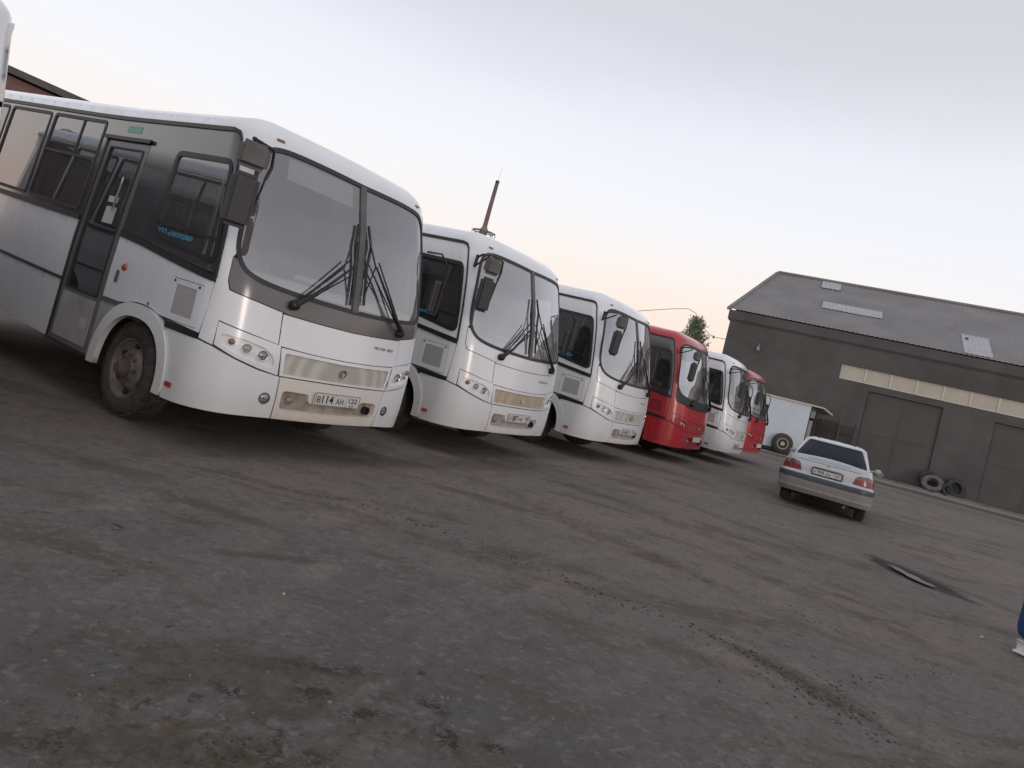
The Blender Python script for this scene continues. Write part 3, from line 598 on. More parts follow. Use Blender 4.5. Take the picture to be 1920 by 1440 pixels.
        if sg == 1:
            vi = rrect(1.47, 1.02, 1.79, 1.265, .01)
            hp = P('vent_hatch', shrink(vh, .005), 'white', holes=[vi], off=.002); paint.append(hp)
            P('vent_mesh', shrink(vi, -.003), 'vent', off=-.002, thick=0)
            for a_ in (1.435, 1.82):
                bm = bmesh.new(); p, mx = frame_at(BS, a_, 1.29); lathe(bm, [(.011, 0), (.011, .008), (1e-5, .010)], 10, 'Z', p, mx); bm_obj('hatch_lock', bm, M['dark'], hp)
            bm = bmesh.new(); p, mx = frame_at(BS, 2.66, 1.262); lathe(bm, [(.035, 0), (.033, .014), (.02, .024), (1e-5, .026)], 16, 'Z', p, mx); bm_obj('door_button', bm, M['redlens'], root, True)
            P('door_handle', rrect(2.725, 1.11, 2.755, 1.22, .01), 'mirror_grey', off=.016, thick=.014)
            bm = bmesh.new(); p, mx = frame_at(BS, 2.13, 1.03); lathe(bm, [(.016, 0), (.014, .012), (1e-5, .016)], 12, 'Z', p, mx); bm_obj('side_reflector', bm, M['amber_dull'], root, True)
        paint.append(P('arch_rear_panel', f([(a + .008, z) for a, z in AO if a > 2.5 and z < .915] + [(2.905, .385), (2.905, .915), (2.6, .915)]), 'greywhite' if sg == 1 else 'white'))
        P('side_strip', f([(1.345, .897), (1.79, .897), (1.81, .945), (1.345, .945)]), 'dark', off=.012, thick=.014)
        P('side_strip', f([(2.56, .917), (2.905, .917), (2.905, .955), (2.58, .955)]), 'mirror_grey', off=.012, thick=.014)
        bs = [(s_, belt(s_)) for s_ in (1.288, 1.5, 1.75, 2.0, 2.25, 2.5, 2.7, 2.9)]
        P('belt_trim', f([(a, z - .012) for a, z in bs] + [(a, z + .040) for a, z in bs[::-1]]), 'dark', off=.014, thick=.016)
        # window band
        top = 2.598
        if sg == 1: wb = [(1.298, 1.43), (1.95, 1.48), (2.47, 1.54), (2.90, 1.572), (2.90, 2.43), (3.72, 2.43), (3.72, 1.60), (8.2, 1.60), (8.2, top), (1.298, top)]
        else: wb = [(1.298, 1.43), (1.95, 1.48), (2.47, 1.54), (2.90, 1.572), (3.2, 1.60), (8.2, 1.60), (8.2, top), (1.298, top)]
        wins = list(W_SIDE) + ([] if sg == 1 else [(2.95, 1.65, 3.75, 2.57)])
        hol = [f(rrect(*w_, .06)) for w_ in wins]
        band = P('window_band', f(wb), 'band', holes=hol + [f(DRV)]); band['band'] = 1
        for k_, w_ in enumerate(wins):
            ol = rrect(*w_, .06); fo = P('window_frame', f(shrink(ol, -.006)), 'rubberseal', holes=[f(shrink(ol, .028))], off=.006, thick=.02)
            P('pane', f(shrink(ol, .024)), 'sideglass', off=-.006, thick=0, parent=fo)
            if k_ in (0, 2):
                zc, sc2 = 2.17, (w_[0] + w_[2]) / 2 - .1
                P('slider_bar', f([(w_[0] + .03, zc - .014), (w_[2] - .03, zc - .014), (w_[2] - .03, zc + .014), (w_[0] + .03, zc + .014)]), 'rubberseal', off=.003, thick=.012, parent=fo)
                P('slider_bar', f([(sc2 - .014, zc + .016), (sc2 + .014, zc + .016), (sc2 + .014, 2.54), (sc2 - .014, 2.54)]), 'rubberseal', off=.003, thick=.012, parent=fo)
        fo = P('driver_window_frame', f(shrink(DRV, -.012)), 'dark', holes=[f(shrink(DRV, .035))], off=.008, thick=.024)
        P('pane', f(shrink(DRV, .03)), 'sideglass', off=-.004, thick=0, parent=fo)
        P('slider_bar', f([(1.36, 1.683), (2.39, 1.715), (2.39, 1.742), (1.36, 1.71)]), 'dark', off=.008, thick=.02, parent=fo)
        # panels behind the door
        s0_ = 3.735 if sg == 1 else 2.915
        paint.append(P('side_panel', f([(s0_, .985), (8.2, .985), (8.2, 1.56), (s0_, 1.56)]), 'white'))
        P('belt_trim', f([(s0_, 1.562), (8.2, 1.562), (8.2, 1.615), (s0_, 1.615)]), 'dark', off=.014, thick=.016)
        P('side_strip', f([(s0_, .955), (8.2, .955), (8.2, .983), (s0_, .983)]), 'dark', off=.012, thick=.014)
        a2 = arch(sv(5.60), .56, .40, .90)
        sk = [(s0_, .395)] + [q for q in a2] + [(8.2, .42), (8.2, .953), (s0_, .953)]
        paint.append(P('skirt_panel', f(sk), 'white'))
        # gutter with the rubber edge that runs down the pillar
        gt = [(8.9, 2.602), (1.40, 2.602), (1.325, 2.59), (1.295, 2.54), (1.305, 1.40), (1.283, 1.40), (1.27, 2.56), (1.30, 2.62), (1.39, 2.638), (8.9, 2.638)]
        P('roof_gutter', f(gt), 'dark', off=.016, thick=.018)
        # rear quarter
        paint.append(P('rear_panel', f([(8.205, .42), (SM, .45), (SM, 2.598), (8.205, 2.598)]), 'white'))
        bm = bmesh.new(); p, mx = frame_at(BS, .92 * sg, 2.665)
        box(bm, (0, 0, 0), (.075, .028, .022), bev=.008); bmesh.ops.transform(bm, matrix=Matrix.Translation(p) @ mx.to_4x4(), verts=bm.verts); bm_obj('marker_lamp', bm, M['amber_dull'], root, True)
    # passenger door (right side only)
    d0, dz0, d1, dz1 = DOOR; do = [(d0, dz0), (d1, dz0), (d1, dz1), (d0, dz1)]
    gl_ = rrect(2.99, .91, 3.625, 2.335, .03)
    dr = P('passenger_door', do, 'doorgrey', holes=[gl_], off=-.004, thick=.02)
    P('door_glass', shrink(gl_, -.004), 'darkglass', off=-.012, thick=0, parent=dr); P('door_glass_seal', gl_, 'rubberseal', holes=[shrink(gl_, .016)], off=.004, thick=.014, parent=dr)
    P('door_lower_panel', rrect(2.985, .445, 3.63, .875, .02), 'greywhite', off=.004, thick=.006, parent=dr)
    P('door_vent', rrect(3.05, .60, 3.17, .70, .01), 'vent', off=.009, thick=.006, parent=dr)
    P('door_edge_seal', [(3.70, .40), (3.73, .40), (3.73, 2.40), (3.70, 2.40)], 'dark', off=.008, thick=.02, parent=dr)
    P('door_header', [(2.88, 2.40), (3.745, 2.40), (3.745, 2.435), (2.88, 2.435)], 'dark', off=.03, thick=.03)
    P('door_sill', [(2.91, .375), (3.73, .375), (3.73, .398), (2.91, .398)], 'dark', off=.012, thick=.03)
    # inner lining (also what shows in the panel gaps)
    holes = [shrink(ws_full, .02)] + [gl_] 
    for sg in (1, -1):
        f = (lambda q: q) if sg == 1 else flip
        holes += [f(shrink(DRV, .02))] + [f(shrink(rrect(*w_, .06), .01)) for w_ in W_SIDE + ([] if sg == 1 else [(2.95, 1.65, 3.75, 2.57)])]
    lin = [(-SM, .50), (-sv(5.60) - .60, .50), (-sv(5.60) - .60, .98), (-sv(5.60) + .60, .98), (-sv(5.60) + .60, .50), (-2.78, .50), (-2.76, .90), (-1.74, .90), (-1.70, .45), (1.70, .45), (1.74, .90), (2.76, .90), (2.78, .50), (sv(5.60) - .60, .50), (sv(5.60) - .60, .98), (sv(5.60) + .60, .98), (sv(5.60) + .60, .50), (SM, .50), (SM, 2.62), (-SM, 2.62)]
    P('inner_lining', lin, 'liner', holes=holes, off=-.055, thick=.004)
    # ceiling, floor, chassis, wheel housings
    bm = bmesh.new(); box(bm, (0, 4.1, 2.64), (2.05, 6.4, .02), Matrix.Rotation(.02, 3, 'X')); bm_obj('ceiling', bm, M['visor'], root)
    bm = bmesh.new(); box(bm, (0, 4.4, .86), (2.2, 5.9, .06)); box(bm, (0, 1.05, .86), (1.9, .85, .06)); bm_obj('floor', bm, M['liner'], root)
    bm = bmesh.new(); box(bm, (0, 3.2, .66), (1.2, 5.6, .30)); box(bm, (0, .8, .58), (1.1, 1.1, .3)); box(bm, (0, 3.35, .62), (2.26, .9, .36)); box(bm, (0, 1.42, .42), (1.9, .14, .14)); box(bm, (0, 5.60, .34), (1.8, .2, .2)); bm_obj('chassis', bm, M['chassis'], root)
    for sg in (1, -1):
        for yy in (1.36, 5.60):
            bm = bmesh.new(); prof = [(x - (2.22), z) for x, z in arch(2.22, .58, .40, .93)]
            A = [bm.verts.new((-1.17 * sg, yy + a, z)) for a, z in prof]; B = [bm.verts.new((-.62 * sg, yy + a, z)) for a, z in prof]
            for i in range(len(A) - 1): bm.faces.new((A[i], A[i + 1], B[i + 1], B[i]))
            bm.faces.new(B); bm_obj('wheel_housing', bm, M['chassis'], root)
    # wheels
    def wheel(y, z, sg, dual=False):
        x = -1.0 * sg; mm = Matrix.Scale(-sg, 3, Vector((1, 0, 0))) if sg == 1 else Matrix.Identity(3)
        R0 = .415; bm = bmesh.new(); wd = .13 if not dual else .27
        lathe(bm, [(.25, -wd), (.33, -wd - .012), (R0 - .03, -wd), (R0 - .005, -wd + .03), (R0, 0), (R0 - .005, .095), (R0 - .03, .125), (.33, .138), (.28, .128), (.262, .10), (.25, .06)], 40, 'X', caps=False)
        for k in range(40):                                            # tread blocks
            a = 2 * math.pi * k / 40
            for o_ in (-.085, -.03, .03, .085):
                rr2 = (R0 - .002); vs_x = box(bm, (0, 0, 0), (.045, .044, .014)); bmesh.ops.rotate(bm, cent=(0, 0, 0), matrix=Matrix.Rotation(a - math.pi / 2, 3, 'X'), verts=vs_x); bmesh.ops.translate(bm, vec=(o_, rr2 * math.cos(a), rr2 * math.sin(a)), verts=vs_x)
        # (tread blocks are tangent boxes)
        bmesh.ops.transform(bm, matrix=Matrix.Translation((x, y, z)) @ Matrix.Diagonal((-sg, 1, 1, 1)), verts=bm.verts)
        ty = bm_obj('wheel', bm, M['tyre'], root, True)
        bm = bmesh.new(); lathe(bm, [(.262, .10), (.268, .118), (.256, .116), (.235, .06), (.20, .045), (.17, .085), (.145, .10), (.09, .10), (.085, .12), (1e-5, .12)], 32, 'X', caps=False)
        bmesh.ops.transform(bm, matrix=Matrix.Translation((x, y, z)) @ Matrix.Diagonal((-sg, 1, 1, 1)), verts=bm.verts); rm = bm_obj('rim', bm, M['rim'], ty, True)
        bm = bmesh.new(); lathe(bm, [(.085, .10), (.082, .15), (.06, .175), (.045, .20), (1e-5, .203)], 20, 'X')
        for k in range(8):
            a = 2 * math.pi * k / 8; lathe(bm, [(.016, .09), (.016, .125), (1e-5, .13)], 6, 'X', (0, .125 * math.cos(a), .125 * math.sin(a)))
        bmesh.ops.transform(bm, matrix=Matrix.Translation((x, y, z)) @ Matrix.Diagonal((-sg, 1, 1, 1)), verts=bm.verts); bm_obj('wheel_hub', bm, M['hub'], ty)
        for k in range(6):
            bm = bmesh.new(); a = 2 * math.pi * (k + .5) / 6; lathe(bm, [(.028, .048), (.028, .078), (1e-5, .08)], 10, 'X', (0, .205 * math.cos(a), .205 * math.sin(a)))
            bmesh.ops.transform(bm, matrix=Matrix.Translation((x, y, z)) @ Matrix.Diagonal((-sg, 1, 1, 1)), verts=bm.verts); bm_obj('rim_hole', bm, M['dark'], ty)
    for sg in (1, -1): wheel(1.42, .415, sg); wheel(5.60, .291, sg, True)
    # wipers
    def spt(s_, z_, o_): return Vector(BS.off(np.array([s_]), np.array([z_]), o_)[0])
    for (ps, pz, bs_, bz, t0, t1) in ((.64, 1.355, .13, 1.80, (.075, 2.20), (.085, 1.47)), (-.64, 1.335, -.14, 1.86, (-.055, 2.22), (-.075, 1.50))):
        bm = bmesh.new(); tube(bm, [spt(*t0, .02), spt((t0[0] + bs_) / 2, (t0[1] + bz) / 2, .022), spt((t0[0] + t1[0]) / 2 + .0, bz, .022), spt(*t1, .02)], .014, 6)
        bl = bm_obj('wiper_blade', bm, M['rod'], root)
        bm = bmesh.new()
        tube(bm, [spt((t0[0] + t1[0]) / 2, bz + .24, .03), spt(bs_, bz, .06), spt((t0[0] + t1[0]) / 2, bz - .26, .03)], .009, 6); bm_obj('wiper_yoke', bm, M['rod'], bl)
        bm = bmesh.new(); g_ = 1 if ps > 0 else -1
        tube(bm, [spt(ps, pz, .05), spt(ps - .16 * g_, pz + .12, .07), spt(bs_, bz, .07)], [.030, .016, .009], 8)
        tube(bm, [spt(ps - .04 * g_, pz + .05, .05), spt(bs_ + .04 * g_, bz + .05, .06)], .008, 6)
        tube(bm, [spt(ps + .0, pz - .02, .05), spt(bs_ + .01, bz - .08, .055)], .007, 6)
        ar_ = bm_obj('wiper_arm', bm, M['rod'], root)
        bm = bmesh.new(); p, mx = frame_at(BS, ps, pz - .01); lathe(bm, [(.042, -.01), (.042, .05), (.025, .07), (1e-5, .072)], 14, 'Z', p, mx); bm_obj('wiper_pivot', bm, M['rod'], ar_, True)
    # mirrors: right side on a looped bracket
    bm = bmesh.new(); X0, Y0 = -1.40, .03
    tube(bm, [(-1.12, .50, 2.47), (-1.22, .36, 2.50), (-1.34, .14, 2.50), (X0 - .02, .05, 2.48), (X0 + .14, .0, 2.45), (X0 + .155, .0, 2.32), (X0 + .13, .0, 2.22)], .014, 8)
    tube(bm, [(-1.13, .50, 2.36), (-1.22, .36, 2.40), (-1.32, .18, 2.47)], .012, 8); tube(bm, [(-1.125, .50, 2.50), (-1.135, .50, 2.34)], .022, 8)
    tube(bm, [(X0 + .13, .0, 2.22), (X0 + .10, .01, 1.95)], .010, 6)
    br = bm_obj('mirror_bracket', bm, M['rod'], root, True)
    rz = Matrix.Rotation(R(-18), 3, 'Z')
    bm = bmesh.new(); box(bm, (X0 + .0, Y0, 2.015), (.205, .08, .41), rz, bev=.035); bm_obj('main_mirror', bm, M['mirror'], br, 35)
    bm = bmesh.new(); box(bm, (X0 + .0, Y0 - .01, 2.355), (.235, .08, .20), rz, bev=.035); bm_obj('wide_mirror', bm, M['mirror_grey'], br, 35)
    # left mirror, hung low beside the driver
    bm = bmesh.new(); tube(bm, [(1.17, .52, 2.25), (1.28, .40, 2.27), (1.36, .34, 2.15), (1.35, .34, 1.6)], .012, 8); br2 = bm_obj('mirror_bracket', bm, M['rod'], root, True)
    bm = bmesh.new(); box(bm, (1.33, .38, 1.80), (.19, .07, .38), Matrix.Rotation(R(15), 3, 'Z'), bev=.03); bm_obj('main_mirror', bm, M['mirror'], br2)
    # inside: dashboard, wheel, seats, rails, partition, sun visor
    V = []; F = []; ss = np.linspace(-1.12, 1.12, 25)
    for k, (d_, z_) in enumerate(((.07, 1.46), (.10, 1.50), (.38, 1.52), (.45, 1.47), (.45, 1.0))):
        for s_ in ss:
            q = BS.off(np.array([s_]), np.array([1.46]), -.05)[0]; q = q + np.array([0, d_ - .05, 0]) if k else q
            V.append((q[0] * (1 - .03 * (k > 0)), min(q[1], .9), z_ + .03 * (k > 0) + .04 * math.exp(-((s_ + .6) / .3) ** 2) * (k in (2, 3))))
    for k in range(4):
        for i in range(24): F.append((k * 25 + i, k * 25 + i + 1, k * 25 + 26 + i, k * 25 + 25 + i))
    mesh_obj('dashboard', V, F, M['dash'], root, smooth=True)
    bm = bmesh.new(); mxw = Matrix.Rotation(R(-35), 3, 'X'); n1 = 28
    pts = [mxw @ Vector((.24 * math.cos(t), .24 * math.sin(t), 0)) + Vector((.62, .86, 1.60)) for t in [2 * math.pi * i / n1 for i in range(n1 + 1)]]
    tube(bm, pts, .014, 6, False); tube(bm, [pts[0], pts[14]], .01, 6); tube(bm, [pts[7], pts[21]], .01, 6); tube(bm, [(.62, .86, 1.60), (.62, .66, 1.3)], .02, 8); bm_obj('steering_wheel', bm, M['dark'], root)
    bm = bmesh.new(); box(bm, (-.25, .42, 1.585), (.32, .20, .05), Matrix.Rotation(.3, 3, 'Z'), bev=.01); box(bm, (.18, .36, 1.575), (.22, .15, .02), Matrix.Rotation(-.2, 3, 'Z')); bm_obj('dash_papers', bm, M['paper'], root)
    bm = bmesh.new(); box(bm, (-.62, .40, 1.60), (.16, .12, .10), bev=.02); bm_obj('dash_box', bm, M['dark'], root)
    def seat(x, y, z=.89, m_='seat', w_=.42):
        bm = bmesh.new(); box(bm, (x, y, z + .42), (w_, .42, .10), bev=.03); box(bm, (x, y + .24, z + .78), (w_, .09, .70), Matrix.Identity(3), bev=.03); box(bm, (x, y + .02, z + .2), (w_ * .6, .3, .36))
        bm_obj('seat', bm, M[m_], root, True)
    seat(.62, 1.25, .92, 'dark', .5)
    for y in (2.5, 3.25, 4.0, 4.75, 5.5, 6.3):
        seat(.86, y); seat(.42, y)
        if y > 3.2: seat(-.86, y)
    bm = bmesh.new()
    for x, y in ((-.95, 1.05), (-.55, 2.1), (-.55, 3.0), (.2, 3.6), (-.5, 4.8), (.2, 5.6)): tube(bm, [(x, y, .9), (x, y, 2.62)], .017, 8)
    tube(bm, [(-1.08, 1.98, 1.42), (-.62, 1.95, 1.42)], .017, 8); tube(bm, [(-1.08, 2.05, 1.32), (-1.05, 2.75, .98)], .016, 8); tube(bm, [(-1.08, 2.05, 1.34), (-1.08, 2.75, 1.36)], .016, 8)
    tube(bm, [(-.5, 2.0, 2.35), (-.5, 6.6, 2.35)], .015, 8); bm_obj('handrails', bm, M['yellow'], root, True)
    bm = bmesh.new(); box(bm, (.15, 1.85, 1.75), (1.1, .03, 1.7)); bm_obj('cab_partition', bm, M['liner'], root)
    patch('sun_visor', BS, [(.11, 2.35), (.82, 2.37), (.81, 2.555), (.11, 2.55)], M['visor'], root, off=-.03, thick=.006)
    patch('company_sign', BS, [(1.72, 1.565), (2.36, 1.625), (2.36, 1.70), (1.72, 1.675)], M['sign_board'], root, off=-.02, thick=.004)
    return root, cowl
BUS, COWL = bus_master()
surf_text('sign_lettering', BS, 'ООО «Автоград»', 2.05, 1.652, .62, .062, M['blue_print'], BUS, .002)
surf_text('hood_lettering', BS, 'VECTOR  NEXT', -.475, 1.145, .30, .026, M['ink'], BUS, .006)
def plate_obj(root, txt, reg, y=-.018, sm_=BS):
    p, mx = frame_at(BS, -.01, .612); bm = bmesh.new(); box(bm, (0, 0, 0), (.535, .118, .010), bev=.003)
    T = Matrix.Translation(p + mx @ Vector((0, 0, .016))) @ Matrix(((1, 0, 0), (0, 0, -1), (0, 1, 0))).to_4x4()
    bmesh.ops.transform(bm, matrix=T, verts=bm.verts); pl = bm_obj('number_plate', bm, M['plate'], root)
    plate_text(pl, T, txt, reg, .52, .112, .0065)
    return pl
def plate_text(pl, T, txt, reg, w_, h_, d_):
    if not txt: return
    vs, fs = [], []
    def add(s, cx, cy, ww, hh):
        V, Fc = text_mesh(s, 1, .015)
        if not len(V): return
        kx = ww / (V[:, 0].max() - V[:, 0].min()); ky = hh / (V[:, 1].max() - V[:, 1].min()); b0 = len(vs)
        for v in V: vs.append(tuple(T @ Vector((cx + v[0] * kx, cy + v[1] * ky, d_))))
        fs.extend([tuple(b0 + i for i in f_) for f_ in Fc])
    add(txt[0], -w_ * .42, -.006, w_ * .075, h_ * .50); add(txt[1:4], -w_ * .225, .0, w_ * .245, h_ * .66); add(txt[4:], .045 * w_, -.006, w_ * .17, h_ * .48)
    add(reg, w_ * .345, .010, w_ * .19, h_ * .42); add('RUS', w_ * .33, -h_ * .34, w_ * .10, h_ * .14)
    bm = None
    for (x0, y0, x1, y1) in ((-w_ / 2, h_ / 2 - .004, w_ / 2, h_ / 2), (-w_ / 2, -h_ / 2, w_ / 2, -h_ / 2 + .004), (-w_ / 2, -h_ / 2, -w_ / 2 + .004, h_ / 2), (w_ / 2 - .004, -h_ / 2, w_ / 2, h_ / 2), (w_ * .185, -h_ / 2, w_ * .19, h_ / 2)):
        b0 = len(vs); vs.extend([tuple(T @ Vector((a, c_, d_ + .0004))) for a, c_ in ((x0, y0), (x1, y0), (x1, y1), (x0, y1))]); fs.append((b0, b0 + 1, b0 + 2, b0 + 3))
    mesh_obj('plate_characters', vs, fs, M['ink'], pl)

# (x, y of the front's middle, heading of the tail, paint, label, plate)
BUSES = [
    (-1.721, 6.416, 2.5777, 'white', 'white bus nearest the camera with grey tinted window band and plate 114', ('В114АН', '122')),
    (-.1137, 9.4774, 2.5876, 'white', 'white bus with dirty beige grille, second of the full row, right behind the nearest one', ('А887НК', '42')),
    (1.791, 12.5245, 2.6023, 'white', 'white bus standing just before the larger red bus', ('А665СТ', '22')),
    (3.8013, 15.9008, 2.6135, 'red', 'red bus between two white buses', None),
    (5.7071, 18.8947, 2.6397, 'white', 'white bus between the two red buses, yellow cloth behind its windshield', None),
    (7.2488, 22.1584, 2.5851, 'red', 'farthest red bus at the end of the row beside the white van box', None),
    (-3.922, 3.154, 2.504, 'white', 'pale bus whose roof corner alone shows at the left edge of the photo', None)]
PAINT = {'roof_shell', 'roof_top', 'hood_panel', 'grille_panel', 'lamp_housing', 'lamp_recess', 'bumper_corner', 'wheel_arch_trim', 'side_panel', 'vent_hatch', 'skirt_panel', 'rear_panel', 'arch_rear_panel', 'cowl_panel', 'bumper_center', 'step_flap'}
def walk(o):
    yield o
    for c_ in o.children: yield from walk(c_)
roots = [BUS] + [copy_tree(BUS) for _ in BUSES[1:]]
for i, (o, (x, y, a, pnt, lab, pl)) in enumerate(zip(roots, BUSES)):
    bx, by = math.cos(a), math.sin(a)
    o.location = (x + PIV * bx, y + PIV * by, 0); o.rotation_euler = (.03003, 0, a - math.pi / 2)
    tag(o, lab, 'bus', 'buses parked in a row')
    # shift children so that the pivot is at the front axle
    for c_ in o.children: c_.location.y -= PIV
    for c_ in walk(o):
        k = c_.name.split('.')[0]
        if k in PAINT and pnt == 'red': setmat(c_, M['red'])
        if k == 'window_band': setmat(c_, M['band'] if i in (0, 3, 5) else M['white'])
        if k == 'cowl_panel': setmat(c_, M['grey_cowl'] if i == 0 else (M['dark'] if i == 3 else M[pnt]))
        if i == 1 and k == 'grille_mesh': setmat(c_, M['grille_beige'])
        if i == 1 and k in ('emblem', 'emblem_leaves'): setmat(c_, M['emblem_pale'])
        if pnt == 'red' and k == 'grille_mesh': setmat(c_, M['grille_red'])
        if pnt == 'red' and k == 'vent_mesh': setmat(c_, M['vent_red'])
        if pnt == 'red' and k in ('bumper_slot',): setmat(c_, M['darkred'])
        if i >= 1 and k == 'pane' and c_.parent.name.startswith('driver_window'): setmat(c_, M['cabglass'])
        if i in (1, 2, 3) and k == 'windshield_pane': setmat(c_, M['windshield_sheen'])
        if i in (1, 2, 4) and k == 'bumper_slot': setmat(c_, M['slot_pale'])
        if i in (1, 2, 4) and k in ('bumper_center', 'step_flap'): setmat(c_, M['white'])
        if i == 1 and k == 'turn_signal': setmat(c_, M['redlens'])
        if i in (1, 2) and k == 'side_marker': setmat(c_, M['orange'])
        if i == 6 and k in ('windshield_seal', 'roof_gutter'): setmat(c_, M['offwhite'])
    if i < 6:
        q = plate_obj(o, *(pl or ('', ''))); q.location.y = -PIV
# what only single buses have
def only(i, o): o.parent = roots[i]; o.location.y = -PIV; return o
for c_ in list(BUS.children):
    if c_.name.split('.')[0] == 'window_band' : pass
for i in (1, 2, 3, 4, 5, 6):
    for nm_ in [c_.name for c_ in walk(roots[i])]:
        c_ = bpy.data.objects.get(nm_)
        if c_ is None: continue
        k = c_.name.split('.')[0]
        if i == 6 and k in ('mirror_bracket', 'main_mirror', 'wide_mirror'): bpy.data.objects.remove(c_); continue
        if i in (1, 2, 4) and k == 'fog_lamp':
            for q_ in list(c_.children): bpy.data.objects.remove(q_)
            bpy.data.objects.remove(c_); continue
        if k in ('sun_visor',) or (i in (3, 4, 5, 6) and k in ('sign_lettering', 'company_sign', 'hood_lettering')) or (i == 6 and False): bpy.data.objects.remove(c_)
only(0, patch('route_sticker', BS, rrect(3.14, 2.485, 3.40, 2.555, .01), M['green'], None, off=.0025, thick=.002))
only(0, patch('door_notice', BS, rrect(3.14, 1.60, 3.33, 1.76, .01), M['paper'], None, off=-.006, thick=.002))
only(0, patch('door_notice', BS, rrect(3.16, 1.80, 3.34, 1.86, .01), M['paper'], None, off=-.006, thick=.002))
bm = bmesh.new(); tube(bm, [BS.off(np.array([3.13]), np.array([1.72]), .03)[0], BS.off(np.array([3.13]), np.array([2.05]), .03)[0]], .010, 6); only(0, bm_obj('grab_handle', bm, M['chrome'], None))
refl_folds = mat('grey_reflected_folds', (.30, .295, .29), .9, var=.25, vscale=2)  # added grey folds behind the panes, standing in for reflected panels
for (a, b_, z0, z1) in ((3.92, 4.30, 1.66, 2.14), (4.42, 4.93, 1.66, 2.14), (5.15, 6.05, 1.68, 2.2)):
    k = 60; ss_ = np.linspace(a, b_, k); V = []
    for z in (z0, z1): V += [tuple(BS.off(np.array([x]), np.array([z]), -.085 + .018 * math.sin(x * 75 + (z > 2) * .6) - .0)[0]) for x in ss_]
    only(0, mesh_obj('reflected_folds', V, [(i, i + 1, k + i + 1, k + i) for i in range(k - 1)], refl_folds, None, smooth=True))
only(3, patch('orange_notice', BS, rrect(1.55, 1.50, 1.95, 1.66, .01), M['orange_board'], None, off=-.02, thick=.003))
bm = bmesh.new(); box(bm, (-.80, .40, 1.70), (.26, .10, .34), Matrix.Rotation(.2, 3, 'Y'), bev=.05); only(4, bm_obj('yellow_vest', bm, M['yellow_thing'], None, True))
bm = bmesh.new(); box(bm, (-.3, 2.7, 2.95), (.5, .40, .16), bev=.03); only(3, bm_obj('roof_vent', bm, M['mirror_grey'], None, True))

# ------------------------------------------------------------------ hangar
HP = Vector((18.63, 37.41, 0)); HA = R(-21.6366); HN = Vector((math.cos(HA), math.sin(HA), 0)); HB = Vector((-math.sin(HA), math.cos(HA), 0))
def hroot(name, n, d=0, z=0): return empty(name, HP + HN * n + HB * d + Vector((0, 0, z)), (0, 0, HA))
H = hroot('hangar', 0); tag(H, 'long dark grey plastered hangar with a pitched grey corrugated roof behind the car', 'hangar')
wallm = mat('dark_plaster', (.118, .111, .111), .9, var=.30, vscale=.45, bump=.5, bscale=9)
doorm = mat('dark_hangar_door', (.098, .093, .090), .7, var=.2, vscale=.6)
roofm = mat('weathered_roof_sheet', (.235, .23, .235), .85, var=.28, vscale=.5, col2=(.19, .185, .185))
lightm = mat('pale_roof_sheet', (.44, .44, .47), .6, var=.15, vscale=2)
panem = mat('yellowed_glass_panel', (.54, .51, .42), .5, var=.12, vscale=1.2)
muntm = mat('pale_window_frame', (.66, .64, .58), .6)
X0, X1, EZ = -9.2, 34.0, 7.2
D1 = (-1.25, 2.38, 4.33); D2 = (4.75, 8.6, 4.2); WB = (-2.82, 5.45, 4.70); PW = 1.262; NP = 9
def hb(bm, x0, x1, y0, y1, z0, z1): box(bm, ((x0 + x1) / 2, (y0 + y1) / 2, (z0 + z1) / 2), (x1 - x0, y1 - y0, z1 - z0))
bm = bmesh.new()
hb(bm, X0, D1[0], 0, .4, -.2, WB[2] - .02); hb(bm, D1[1], D2[0], 0, .4, -.2, WB[2] - .02); hb(bm, D2[1], X1, 0, .4, -.2, WB[2] - .02)
hb(bm, D1[0], D1[1], 0, .4, D1[2], WB[2] - .02); hb(bm, D2[0], D2[1], 0, .4, D2[2], WB[2] - .02)
hb(bm, X0, WB[0], 0, .4, WB[2] - .02, 6.68); hb(bm, WB[0] + PW * NP, X1, 0, .4, WB[2] - .02, 6.68); hb(bm, WB[0], WB[0] + PW * NP, 0, .4, WB[1] + .02, 6.68)
hb(bm, X0 - .16, X1, -.10, .4, 6.68, 7.19); hb(bm, X0 - .10, X1, -.05, .4, 6.60, 6.675)
wl_ = bm_obj('wall', bm, wallm, H); wl_['kind'] = 'structure' if False else ''
del wl_['kind']
RX, RD, RZ = X0 + 1.5, 7.5, 11.3
gb = [(X0, .4, -.2), (X0, 15, -.2), (X0, 15, 7.15), (RX + .1, 7.5, RZ - .15), (X0, .4, 7.15)]
mesh_obj('gable_wall', gb + [(x + .3, y, z) for x, y, z in gb], [(0, 1, 2, 3, 4), (9, 8, 7, 6, 5)] + [(i, (i + 1) % 5, 5 + (i + 1) % 5, 5 + i) for i in range(5)], wallm, H)
bm = bmesh.new(); hb(bm, X0, X1, 14.7, 15, -.2, 7.1); hb(bm, X1 - .3, X1, .4, 15, -.2, 7.1); bm_obj('rear_wall', bm, wallm, H)
for (a, b_, zt) in (D1, D2):
    bm = bmesh.new(); hb(bm, a + .01, b_ - .01, .11, .19, .02, zt - .02); dl = bm_obj('hangar_door', bm, doorm, H)
    bm = bmesh.new(); mid = (a + b_) / 2
    for xx in (a + .08, mid - .05, mid + .05, b_ - .08): hb(bm, xx - .035, xx + .035, .092, .108, .05, zt - .05)
    for zz in (.12, zt * .5, zt - .12): hb(bm, a + .12, mid - .09, .094, .108, zz - .04, zz + .04); hb(bm, mid + .09, b_ - .12, .094, .108, zz - .04, zz + .04)
    bm_obj('door_brace', bm, doorm, dl)
